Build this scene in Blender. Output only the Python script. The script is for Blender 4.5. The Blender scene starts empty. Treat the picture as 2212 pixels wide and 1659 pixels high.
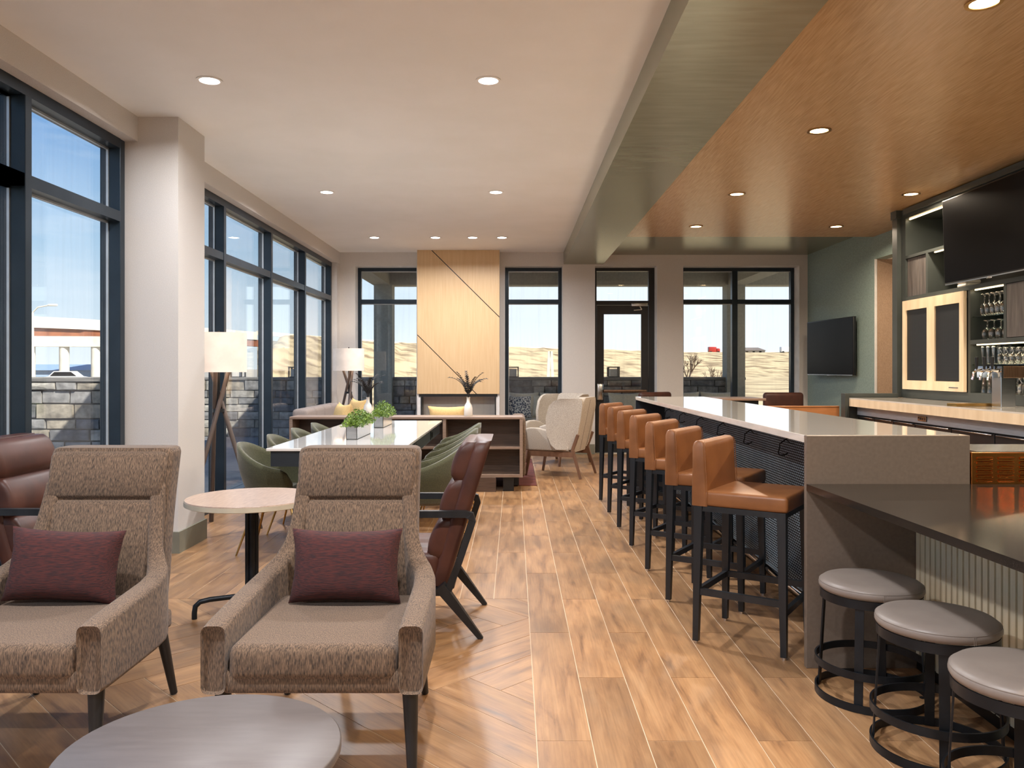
import bpy, bmesh, math, random
from mathutils import Vector, Matrix, Euler
C = bpy.context.scene.collection
SC = bpy.context.scene
random.seed(7)
PI = math.pi
K = 1740.0            # focal length in pixels of the 2212-wide frame
H = 1.372             # eye height
# ---------------------------------------------------------------- camera, sky, sun, exposure
cam_d = bpy.data.cameras.new('camera'); cam = bpy.data.objects.new('camera', cam_d); C.objects.link(cam)
cam.location = (0, 0, H); cam.rotation_euler = (PI/2, 0, 0)
cam_d.sensor_width = 36; cam_d.lens = K/2212*36
cam_d.shift_x = -4/2212; cam_d.shift_y = -32.5/2212
cam_d.clip_end = 4000
SC.camera = cam
SC.view_settings.view_transform = 'Standard'; SC.view_settings.look = 'None'
SC.view_settings.gamma = 1; SC.view_settings.use_curve_mapping = False
SC.view_settings.exposure = 0.72
LW = 1.0              # downlight power factor
W = bpy.data.worlds.new('sky'); SC.world = W; W.use_nodes = True
nt = W.node_tree; nt.nodes.clear()
wo = nt.nodes.new('ShaderNodeOutputWorld'); bg = nt.nodes.new('ShaderNodeBackground')
tc = nt.nodes.new('ShaderNodeTexCoord'); sep = nt.nodes.new('ShaderNodeSeparateXYZ')
ramp = nt.nodes.new('ShaderNodeValToRGB')
nt.links.new(tc.outputs['Generated'], sep.inputs[0]); nt.links.new(sep.outputs['Z'], ramp.inputs[0])
cr = ramp.color_ramp
cr.elements[0].position = 0.0; cr.elements[0].color = (.60, .66, .70, 1)
cr.elements[1].position = 1.0; cr.elements[1].color = (.04, .12, .34, 1)
for p, c in ((.05, (.50, .59, .67, 1)), (.14, (.31, .45, .60, 1)), (.26, (.15, .29, .52, 1)), (.5, (.07, .18, .40, 1))):
    e = cr.elements.new(p); e.color = c
# thin streaky cirrus
mp = nt.nodes.new('ShaderNodeMapping'); mp.inputs['Scale'].default_value = (2.2, 2.2, 14)
nz = nt.nodes.new('ShaderNodeTexNoise'); nz.inputs['Scale'].default_value = 2.0; nz.inputs['Detail'].default_value = 6; nz.inputs['Roughness'].default_value = .6
nt.links.new(tc.outputs['Generated'], mp.inputs[0]); nt.links.new(mp.outputs[0], nz.inputs[0])
r2 = nt.nodes.new('ShaderNodeValToRGB'); r2.color_ramp.elements[0].position = .48; r2.color_ramp.elements[0].color = (0, 0, 0, 1)
r2.color_ramp.elements[1].position = .8; r2.color_ramp.elements[1].color = (.45, .45, .45, 1)
nt.links.new(nz.outputs[0], r2.inputs[0])
mx = nt.nodes.new('ShaderNodeMix'); mx.data_type = 'RGBA'
nt.links.new(r2.outputs[0], mx.inputs[0]); 
azm = nt.nodes.new('ShaderNodeMapRange'); azm.inputs['From Min'].default_value = -.28; azm.inputs['From Max'].default_value = .12
nt.links.new(sep.outputs['X'], azm.inputs[0])
low = nt.nodes.new('ShaderNodeMapRange'); low.inputs['From Min'].default_value = .0; low.inputs['From Max'].default_value = .6; low.inputs['To Min'].default_value = .85; low.inputs['To Max'].default_value = 0
nt.links.new(sep.outputs['Z'], low.inputs[0])
am = nt.nodes.new('ShaderNodeMath'); am.operation = 'MULTIPLY'; nt.links.new(azm.outputs[0], am.inputs[0]); nt.links.new(low.outputs[0], am.inputs[1])
pal = nt.nodes.new('ShaderNodeMix'); pal.data_type = 'RGBA'; nt.links.new(am.outputs[0], pal.inputs[0]); nt.links.new(ramp.outputs[0], pal.inputs[6]); pal.inputs[7].default_value = (.68, .72, .77, 1)
nt.links.new(pal.outputs[2], mx.inputs[6]); mx.inputs[7].default_value = (.6, .66, .72, 1)
nt.links.new(mx.outputs[2], bg.inputs[0]); bg.inputs[1].default_value = 1.0
nt.links.new(bg.outputs[0], wo.inputs[0])
sun_d = bpy.data.lights.new('sun', 'SUN'); sun_d.energy = 5.6; sun_d.angle = .01; sun_d.color = (1, .94, .84)
sun = bpy.data.objects.new('sun', sun_d); C.objects.link(sun)
sun.rotation_euler = Vector((-.5, .42, -.62)).to_track_quat('-Z', 'Y').to_euler()
sun.location = (10, -10, 20)

# ---------------------------------------------------------------- helpers
def lin(c):
    o = []
    for v in c[:3]:
        v = v/255.0
        o.append(v/12.92 if v <= .04045 else ((v+.055)/1.055)**2.4)
    return (*o, 1.0)
MATS = {}
def pm(name, c1, c2=None, scale=8, stretch=(1, 1, 1), rough=.6, metal=0, bump=0, bscale=None, coat=0, emis=0, ecol=None, lo=.35, hi=.65, coords='Object', detail=4, spec=.5, sheen=0):
    if name in MATS: return MATS[name]
    m = bpy.data.materials.new(name); m.use_nodes = True; n = m.node_tree; b = n.nodes['Principled BSDF']
    tcn = n.nodes.new('ShaderNodeTexCoord'); mpn = n.nodes.new('ShaderNodeMapping'); mpn.inputs['Scale'].default_value = stretch
    n.links.new(tcn.outputs[coords], mpn.inputs[0])
    no = n.nodes.new('ShaderNodeTexNoise'); no.inputs['Scale'].default_value = scale; no.inputs['Detail'].default_value = detail
    n.links.new(mpn.outputs[0], no.inputs[0])
    ra = n.nodes.new('ShaderNodeValToRGB'); ra.color_ramp.elements[0].position = lo; ra.color_ramp.elements[1].position = hi
    c2 = c2 or tuple(min(255, v*.94) for v in c1)
    ra.color_ramp.elements[0].color = lin(c1); ra.color_ramp.elements[1].color = lin(c2)
    n.links.new(no.outputs[0], ra.inputs[0]); n.links.new(ra.outputs[0], b.inputs['Base Color'])
    b.inputs['Roughness'].default_value = rough; b.inputs['Metallic'].default_value = metal
    b.inputs['Coat Weight'].default_value = coat; b.inputs['Coat Roughness'].default_value = .04
    b.inputs['Specular IOR Level'].default_value = spec
    if sheen: b.inputs['Sheen Weight'].default_value = sheen
    if bump:
        bn = n.nodes.new('ShaderNodeBump'); bn.inputs['Strength'].default_value = bump; bn.inputs['Distance'].default_value = .004
        if bscale:
            n2 = n.nodes.new('ShaderNodeTexNoise'); n2.inputs['Scale'].default_value = bscale; n2.inputs['Detail'].default_value = 3
            n.links.new(mpn.outputs[0], n2.inputs[0]); n.links.new(n2.outputs[0], bn.inputs['Height'])
        else: n.links.new(no.outputs[0], bn.inputs['Height'])
        n.links.new(bn.outputs[0], b.inputs['Normal'])
    if emis:
        b.inputs['Emission Color'].default_value = lin(ecol or c1); b.inputs['Emission Strength'].default_value = emis
    MATS[name] = m
    return m

def glassmat(name, tint=(1, 1, 1), fres=1.45, streak=0.0, rim=0.0):
    m = bpy.data.materials.new(name); m.use_nodes = True; n = m.node_tree; n.nodes.clear()
    out = n.nodes.new('ShaderNodeOutputMaterial'); tr = n.nodes.new('ShaderNodeBsdfTransparent'); gl = n.nodes.new('ShaderNodeBsdfGlossy')
    tr.inputs[0].default_value = (*tint, 1); gl.inputs['Roughness'].default_value = .0; gl.inputs[0].default_value = (1, 1, 1, 1)
    lw0 = n.nodes.new('ShaderNodeLayerWeight'); lw0.inputs[0].default_value = .5
    pw = n.nodes.new('ShaderNodeMath'); pw.operation = 'POWER'; pw.inputs[1].default_value = 5; n.links.new(lw0.outputs['Facing'], pw.inputs[0])
    fr = n.nodes.new('ShaderNodeMath'); fr.operation = 'MULTIPLY_ADD'; fr.inputs[1].default_value = .9; fr.inputs[2].default_value = .03; n.links.new(pw.outputs[0], fr.inputs[0])
    mix = n.nodes.new('ShaderNodeMixShader')
    if rim:
        lw = n.nodes.new('ShaderNodeLayerWeight'); lw.inputs[0].default_value = rim
        n.links.new(lw.outputs['Facing'], mix.inputs[0])
    else: n.links.new(fr.outputs[0], mix.inputs[0])
    n.links.new(tr.outputs[0], mix.inputs[1]); n.links.new(gl.outputs[0], mix.inputs[2])
    last = mix.outputs[0]
    if streak:
        tcn = n.nodes.new('ShaderNodeTexCoord'); mpn = n.nodes.new('ShaderNodeMapping'); mpn.inputs['Scale'].default_value = (9, 9, .35)
        no = n.nodes.new('ShaderNodeTexNoise'); no.inputs['Scale'].default_value = 3.0; no.inputs['Detail'].default_value = 5
        n.links.new(tcn.outputs['Object'], mpn.inputs[0]); n.links.new(mpn.outputs[0], no.inputs[0])
        ra = n.nodes.new('ShaderNodeMapRange'); ra.inputs['From Min'].default_value = .5; ra.inputs['From Max'].default_value = .8
        ra.inputs['To Max'].default_value = streak
        n.links.new(no.outputs[0], ra.inputs[0])
        tl = n.nodes.new('ShaderNodeBsdfTranslucent'); tl.inputs[0].default_value = (.9, .9, .9, 1)
        m2 = n.nodes.new('ShaderNodeMixShader'); n.links.new(ra.outputs[0], m2.inputs[0]); n.links.new(last, m2.inputs[1]); n.links.new(tl.outputs[0], m2.inputs[2])
        last = m2.outputs[0]
    n.links.new(last, out.inputs[0]); MATS[name] = m
    return m

class MB:
    """collects verts/faces, builds ONE mesh object"""
    def __init__(s): s.v = []; s.f = []; s.sm = []; s.uv = None
    def add(s, vs, fs, smooth=False):
        o = len(s.v); s.v += [tuple(v) for v in vs]; s.f += [tuple(i+o for i in f) for f in fs]; s.sm += [smooth]*len(fs); return s
    def box(s, x0, x1, y0, y1, z0, z1, M=None):
        vs = [Vector((x, y, z)) for z in (z0, z1) for y in (y0, y1) for x in (x0, x1)]
        if M is not None: vs = [M @ v for v in vs]
        return s.add(vs, [(0, 2, 3, 1), (4, 5, 7, 6), (0, 1, 5, 4), (2, 6, 7, 3), (0, 4, 6, 2), (1, 3, 7, 5)])
    def rbox(s, x0, x1, y0, y1, z0, z1, r=.01, seg=2, M=None, smooth=True):
        bm = bmesh.new(); bmesh.ops.create_cube(bm, size=1)
        bmesh.ops.scale(bm, vec=(x1-x0, y1-y0, z1-z0), verts=bm.verts)
        r = min(r, (x1-x0)*.49, (y1-y0)*.49, (z1-z0)*.49)
        bmesh.ops.bevel(bm, geom=list(bm.edges), offset=r, segments=seg, profile=.5, affect='EDGES')
        T = Matrix.Translation(((x0+x1)/2, (y0+y1)/2, (z0+z1)/2)); 
        if M is not None: T = M @ T
        s.bm(bm, T, smooth); return s
    def bm(s, bm, T=None, smooth=True):
        bm.verts.index_update(); vs = [(T @ v.co) if T is not None else v.co.copy() for v in bm.verts]
        s.add(vs, [[v.index for v in f.verts] for f in bm.faces], smooth); bm.free(); return s
    def prism(s, pts, a, b, axis='y', M=None):
        """polygon pts (2D) extruded along axis from a to b; pts in (x,z) for y, (y,z) for x, (x,y) for z"""
        def P(p, t): return {'y': Vector((p[0], t, p[1])), 'x': Vector((t, p[0], p[1])), 'z': Vector((p[0], p[1], t))}[axis]
        n = len(pts); vs = [P(p, a) for p in pts]+[P(p, b) for p in pts]
        if M is not None: vs = [M @ v for v in vs]
        fs = [tuple(range(n)), tuple(range(2*n-1, n-1, -1))]+[(i, i+n, (i+1) % n+n, (i+1) % n) for i in range(n)]
        return s.add(vs, fs)
    def lathe(s, prof, n=24, M=None, smooth=True, close=False):
        vs = []; fs = []
        for r, z in prof:
            for i in range(n):
                a = 2*PI*i/n; vs.append(Vector((r*math.cos(a), r*math.sin(a), z)))
        m = len(prof)
        for j in range(m-1 if not close else m):
            for i in range(n):
                k = (j+1) % m; fs.append((j*n+i, j*n+(i+1) % n, k*n+(i+1) % n, k*n+i))
        if not close:
            if prof[0][0] > 1e-6: fs.append(tuple(range(n-1, -1, -1)))
            if prof[-1][0] > 1e-6: fs.append(tuple((m-1)*n+i for i in range(n)))
        if M is not None: vs = [M @ v for v in vs]
        return s.add(vs, fs, smooth)
    def tube(s, pts, r, n=8, smooth=True, r1=None, sq=False, M=None):
        pts = [Vector(p) for p in pts]
        if M is not None: pts = [M @ p for p in pts]
        m = len(pts); vs = []; fs = []; up = None
        for i, p in enumerate(pts):
            t = (pts[min(i+1, m-1)]-pts[max(i-1, 0)]).normalized()
            if up is None:
                up = Vector((0, 0, 1)) if abs(t.z) < .9 else Vector((0, 1, 0))
            a = t.cross(up).normalized(); b = a.cross(t).normalized(); up = b
            k = r if r1 is None else r+(r1-r)*i/max(1, m-1)
            sc = 1
            if 0 < i < m-1:
                c = (pts[i+1]-p).normalized().dot((p-pts[i-1]).normalized()); sc = 1/max(.5, math.sqrt((1+c)/2))
            for j in range(n):
                an = 2*PI*(j+.5)/n; kk = k*(math.sqrt(2) if sq else 1)
                vs.append(p+(a*math.cos(an)+b*math.sin(an))*kk*(sc if sq else 1))
        for i in range(m-1):
            for j in range(n): fs.append((i*n+j, i*n+(j+1) % n, (i+1)*n+(j+1) % n, (i+1)*n+j))
        fs.append(tuple(range(n-1, -1, -1))); fs.append(tuple((m-1)*n+j for j in range(n)))
        return s.add(vs, fs, smooth and not sq)
    def bar(s, a, b, w, M=None, w1=None): return s.tube([a, b], w/2, 4, sq=True, M=M, r1=None if w1 is None else w1/2)
    def loft(s, rings, smooth=True, cap=True, closed=True):
        n = len(rings[0]); vs = [Vector(p) for r in rings for p in r]; fs = []
        for i in range(len(rings)-1):
            for j in range(n if closed else n-1): fs.append((i*n+j, i*n+(j+1) % n, (i+1)*n+(j+1) % n, (i+1)*n+j))
        if cap: fs.append(tuple(range(n-1, -1, -1))); fs.append(tuple((len(rings)-1)*n+j for j in range(n)))
        return s.add(vs, fs, smooth)
    def pillow(s, w, h, t, M=None, n=14, sq=.16):
        """a stuffed cushion in the XZ plane, thickness along Y"""
        vs = []; fs = []
        for side in (1, -1):
            for i in range(n+1):
                for j in range(n+1):
                    u = -1+2*i/n; v = -1+2*j/n
                    th = ((1-abs(u)**2.6)*(1-abs(v)**2.6))**.5
                    pin = 1-sq*(1-abs(v)**2)*abs(u)**3*.5; pin2 = 1-sq*(1-abs(u)**2)*abs(v)**3*.6
                    wr = .004*math.sin(9*u+3*v)*math.sin(7*v+2)*(1-th)
                    vs.append(Vector((u*w/2*pin, side*(t/2*th+.002)+wr, v*h/2*pin2)))
        N = (n+1)**2
        for k in (0, 1):
            for i in range(n):
                for j in range(n):
                    q = (k*N+i*(n+1)+j, k*N+(i+1)*(n+1)+j, k*N+(i+1)*(n+1)+j+1, k*N+i*(n+1)+j+1)
                    fs.append(q if k else q[::-1])
        def idx(k, i, j): return k*N+i*(n+1)+j
        per = [(i, 0) for i in range(n)]+[(n, j) for j in range(n)]+[(i, n) for i in range(n, 0, -1)]+[(0, j) for j in range(n, 0, -1)]
        for a in range(len(per)):
            p, q = per[a], per[(a+1) % len(per)]
            fs.append((idx(0, *p), idx(0, *q), idx(1, *q), idx(1, *p)))
        if M is not None: vs = [M @ v for v in vs]
        return s.add(vs, fs, True)
    def mesh(s, name, mat):
        me = bpy.data.meshes.new(name); me.from_pydata([tuple(v) for v in s.v], [], s.f); me.materials.append(mat)
        me.polygons.foreach_set('use_smooth', s.sm)
        if s.uv:
            for nm, data in s.uv.items():
                l = me.uv_layers.new(name=nm); l.data.foreach_set('uv', data)
        me.update(); return me
    def build(s, name, mat, parent=None, label=None, cat=None, group=None, kind=None, loc=None, rot=None, sharp=True):
        me = s.mesh(name, mat); o = bpy.data.objects.new(name, me); C.objects.link(o)
        if sharp and any(s.sm): 
            try: me.set_sharp_from_angle(angle=math.radians(50))
            except Exception: pass
        if parent is not None: o.parent = parent
        if loc: o.location = loc
        if rot is not None: o.rotation_euler = rot if isinstance(rot, tuple) else (0, 0, rot)
        tag(o, label, cat, group, kind); return o

def tag(o, label=None, cat=None, group=None, kind=None):
    if label: o['label'] = label
    if cat: o['category'] = cat
    if group: o['group'] = group
    if kind: o['kind'] = kind
    return o
def thing(name, label, cat, loc=(0, 0, 0), rz=0, group=None, kind=None):
    o = bpy.data.objects.new(name, None); C.objects.link(o); o.location = loc; o.rotation_euler = (0, 0, rz)
    o.empty_display_size = .1
    return tag(o, label, cat, group, kind)
KIDS = {}
def copy_tree(o, loc=None, rz=None, label=None, group=None, parent=None):
    c = o.copy(); C.objects.link(c); c.parent = parent
    if loc is not None: c.location = loc
    if rz is not None: c.rotation_euler = (0, 0, rz)
    if label: c['label'] = label
    if group: c['group'] = group
    for ch in list(o.children): copy_tree(ch, parent=c)
    return c
def RM(loc=(0, 0, 0), rx=0, ry=0, rz=0): return Matrix.Translation(loc) @ Euler((rx, ry, rz)).to_matrix().to_4x4()
def struct(name, mb, mat, parent=None, **k): return mb.build(name, mat, parent, kind=None if parent else 'structure', **k)

# ---------------------------------------------------------------- materials
M_ceil = pm('ceiling_paint', (240, 238, 235), (236, 234, 230), 2, rough=.75)
M_wall = pm('woven_wallcovering', (216, 210, 204), (200, 194, 187), 240, (1, 1, 1), rough=.85, bump=.25, bscale=300)
M_green = pm('sage_wallcovering', (142, 160, 154), (122, 141, 134), 90, (1, 1, .6), rough=.6, bump=.15, bscale=240)
M_beam = pm('sage_satin_paint', (152, 154, 134), (142, 144, 124), 3, (1, 6, 1), rough=.27, metal=.5, bump=.04, bscale=14)
M_beige = pm('beige_grasscloth', (170, 144, 120), (152, 127, 104), 160, (1, 1, .4), rough=.8, bump=.2)
M_white = pm('white_reveal', (225, 222, 218), rough=.6)
M_base = pm('green_grey_baseboard', (128, 126, 110), (120, 118, 104), 4, rough=.5)
M_frame = pm('dark_blue_anodised_frame', (40, 52, 62), (34, 46, 56), 6, rough=.32, metal=.35)
M_black = pm('black_satin', (20, 21, 23), (26, 27, 29), 9, rough=.38)
M_sunlit_edge = pm('sunlit_edge_silver', (200, 205, 208), rough=.35, metal=.6)  # pale silver painted in for sunlit outer frame edges
M_stoolwood = pm('black_stained_wood', (22, 25, 29), (32, 35, 39), 20, (1, 1, .1), rough=.42)
M_steelblk = pm('black_steel', (34, 38, 43), (26, 29, 33), 12, rough=.4, metal=.5)
M_tan = pm('cognac_leather', (132, 86, 51), (115, 73, 42), 7, rough=.38, spec=.4, bump=.05, bscale=220)
M_brown = pm('oxblood_leather', (80, 47, 37), (62, 37, 31), 6, rough=.42, spec=.35, bump=.05, bscale=200)
M_tweed = pm('brown_tweed', (128, 104, 83), (58, 47, 39), 165, (2.3, 1.0, .34), rough=.95, bump=.6, lo=.33, hi=.66, detail=7, sheen=.1)
M_ltweed = pm('pale_grey_tweed', (196, 186, 172), (138, 128, 118), 200, rough=.95, bump=.4, lo=.35, hi=.68)
M_burg = pm('burgundy_weave', (76, 35, 32), (45, 27, 29), 130, (.25, 1, 2.2), rough=.95, bump=.4, lo=.38, hi=.64)
M_olive = pm('olive_boucle', (78, 78, 52), (62, 62, 40), 150, rough=.95, bump=.5, sheen=.3)
M_gold = pm('brushed_brass', (190, 150, 90), (176, 138, 80), 20, rough=.28, metal=1)
M_wood = pm('oak_ceiling_veneer', (186, 152, 110), (158, 125, 86), 9, (9, .5, 2), rough=.26, spec=.9, bump=.05, lo=.3, hi=.72, detail=8)
M_maple = pm('maple_veneer', (216, 184, 140), (207, 172, 128), 14, (3, 1, .15), rough=.4, lo=.3, hi=.7)
M_ash = pm('pale_ash', (228, 208, 178), (214, 192, 160), 12, (3, 1, .2), rough=.45)
M_slat = pm('pale_slat_wood', (232, 224, 196), (222, 212, 182), 16, (3, 3, .2), rough=.5)
M_quartz = pm('warm_white_quartz', (214, 208, 200), (206, 200, 190), 30, (1, .3, 1), rough=.07, coat=.6)
M_quartz2 = pm('taupe_quartz_panel', (114, 101, 90), (107, 95, 84), 60, rough=.3)
M_tablew = pm('white_quartz', (236, 233, 228), (230, 226, 220), 12, rough=.06, coat=.6)
M_dark = pm('dark_speckled_stone', (30, 28, 26), (42, 39, 36), 260, rough=.13, spec=.3)
M_navy = pm('charcoal_navy_paint', (44, 52, 60), (40, 47, 54), 5, rough=.4)
M_walnut = pm('walnut_laminate', (92, 72, 60), (70, 54, 45), 14, (.4, 3, 7), rough=.42, lo=.3, hi=.7)
M_walnut2 = pm('taupe_walnut_edge', (146, 124, 108), (132, 110, 95), 14, (.4, 3, 7), rough=.4)
M_legwood = pm('walnut_legs', (116, 84, 64), (98, 70, 52), 20, (1, 1, .2), rough=.45)
M_cab = pm('slate_cabinet_paint', (62, 67, 65), (56, 61, 59), 4, rough=.4)
M_cabin = pm('dark_cabinet_lining', (38, 37, 33), (32, 31, 28), 4, rough=.6)
M_greyoak = pm('grey_stained_oak', (104, 98, 94), (72, 66, 64), 10, (3, 3, .35), rough=.45, lo=.3, hi=.7)
M_steel = pm('brushed_stainless', (200, 202, 204), (185, 188, 190), 40, (.2, 4, 4), rough=.22, metal=1)
M_grille = pm('satin_steel_grille', (178, 186, 192), (164, 172, 180), 30, (4, .3, 4), rough=.38, metal=.4)
M_chrome = pm('chrome', (225, 225, 225), rough=.06, metal=1)
M_bronze = pm('brushed_bronze', (120, 96, 78), (104, 82, 66), 40, (4, 4, .2), rough=.35, metal=.9)
M_copper = pm('polished_copper', (196, 128, 66), (180, 112, 54), 10, rough=.16, metal=1)
M_grey = pm('taupe_vinyl', (134, 123, 114), (127, 116, 108), 8, rough=.42, bump=.03, bscale=200)
M_screen = pm('tv_screen', (16, 16, 18), (12, 12, 14), 2, rough=.3, spec=.05)
M_ceramic = pm('white_ceramic', (228, 222, 212), rough=.25)
M_leaf = pm('fresh_green_leaf', (120, 148, 46), (58, 90, 24), 18, rough=.5)
M_palm = pm('black_dried_palm', (36, 32, 30), (22, 20, 20), 20, rough=.6)
M_lampleg = pm('smoked_walnut_lamp_legs', (98, 84, 76), (84, 72, 66), 16, (1, 1, .2), rough=.5)
M_shade = pm('lit_linen_shade', (236, 222, 208), rough=.9, emis=.16, ecol=(255, 232, 212))
M_lens_w = pm('cool_lamp_lens', (255, 255, 255), rough=.5, emis=14, ecol=(255, 246, 236))
M_lens_y = pm('warm_lamp_lens', (255, 240, 210), rough=.5, emis=14, ecol=(255, 214, 160))
M_led = pm('led_strip', (255, 240, 210), rough=.5, emis=3.5, ecol=(255, 224, 170))
M_yellow = pm('straw_yellow_cloth', (222, 188, 128), (206, 170, 112), 120, rough=.95, bump=.4)
M_ftop = pm('grey_brown_table_laminate', (94, 87, 85), (88, 81, 79), 10, (1, 6, 1), rough=.42)
M_rtop = pm('light_walnut_laminate', (176, 152, 134), (158, 134, 118), 12, (6, 1, 1), rough=.3)
M_edge = pm('pale_table_edge', (200, 190, 168), rough=.5)
M_greyfab = pm('grey_sofa_cloth', (150, 138, 130), (132, 120, 114), 140, rough=.95, bump=.3)
M_cream = pm('cream_outdoor_cloth', (224, 216, 196), (206, 198, 178), 60, rough=.95)
M_bluepat = pm('blue_patterned_cloth', (40, 60, 92), (222, 224, 222), 38, rough=.9, lo=.47, hi=.53)
M_conc = pm('patio_stucco', (168, 164, 150), (158, 154, 141), 20, rough=.9, bump=.2, bscale=120)
M_soff = pm('patio_soffit', (150, 142, 130), (142, 134, 122), 20, rough=.9)
M_pave = pm('patio_pavers', (120, 122, 124), (104, 106, 110), 3, rough=.8)
M_mortar = pm('stone_mortar', (112, 108, 104), rough=.95)
M_stone = pm('split_face_stone', (146, 142, 136), (98, 96, 94), 7, rough=.9, bump=.8, bscale=22, coords='Generated')
M_straw = pm('dry_grass', (192, 172, 134), (120, 100, 72), .22, (1, 1, 1), rough=1, bump=.6, bscale=3, lo=.44, hi=.66, detail=10)
M_lot = pm('pale_gravel_lot', (176, 170, 160), (152, 146, 136), .4, rough=.95)
M_brconc = pm('bridge_concrete', (222, 216, 202), (206, 200, 186), 1.5, rough=.9)
M_rust = pm('weathering_steel', (150, 92, 60), (124, 74, 50), 1.2, rough=.7)
M_twig = pm('bare_twigs', (120, 100, 84), (98, 82, 70), 20, rough=.9)
M_bush = pm('olive_bush', (110, 114, 78), (84, 90, 58), 8, rough=.9)
M_rug = pm('burgundy_striped_rug', (116, 62, 54), (80, 42, 42), 5, (.2, 8, 1), rough=.98, lo=.42, hi=.58)
M_text = pm('badge_black', (18, 18, 18), rough=.5)
M_grout = pm('pale_grout', (204, 184, 158), rough=.9)
M_orange = pm('amber_oak_panel', (176, 120, 76), (164, 110, 66), 8, (1, 1, 3), rough=.35)
G_pane = glassmat('window_glass', (.98, .99, .985), streak=.05)
# hall light
G_cup = glassmat('drinking_glass', (.93, .94, .94), rim=.34)
G_shelf = glassmat('shelf_glass', (.8, .9, .86))

def mesh_screen_mat():
    m = pm('perforated_black_metal', (30, 34, 38), rough=.45, metal=.4)
    n = m.node_tree; b = n.nodes['Principled BSDF']
    t = n.nodes.new('ShaderNodeTexCoord'); mp_ = n.nodes.new('ShaderNodeMapping'); mp_.inputs['Scale'].default_value = (1, 55, 75)
    v = n.nodes.new('ShaderNodeTexVoronoi'); v.inputs['Scale'].default_value = 1; v.inputs['Randomness'].default_value = 0.0
    r = n.nodes.new('ShaderNodeValToRGB'); r.color_ramp.elements[0].position = .28; r.color_ramp.elements[1].position = .4
    r.color_ramp.elements[0].color = (.003, .004, .005, 1); r.color_ramp.elements[1].color = (.03, .034, .04, 1)
    n.links.new(t.outputs['Object'], mp_.inputs[0]); n.links.new(mp_.outputs[0], v.inputs[0]); n.links.new(v.outputs['Distance'], r.inputs[0]); n.links.new(r.outputs[0], b.inputs['Base Color'])
    return m
M_mesh = mesh_screen_mat()
M_weave = pm('woven_gunmetal_panel', (150, 164, 174), (132, 148, 158), 12, rough=.45, metal=.25)
M_weaveback = pm('weave_backing', (14, 17, 20), rough=.6)

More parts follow.
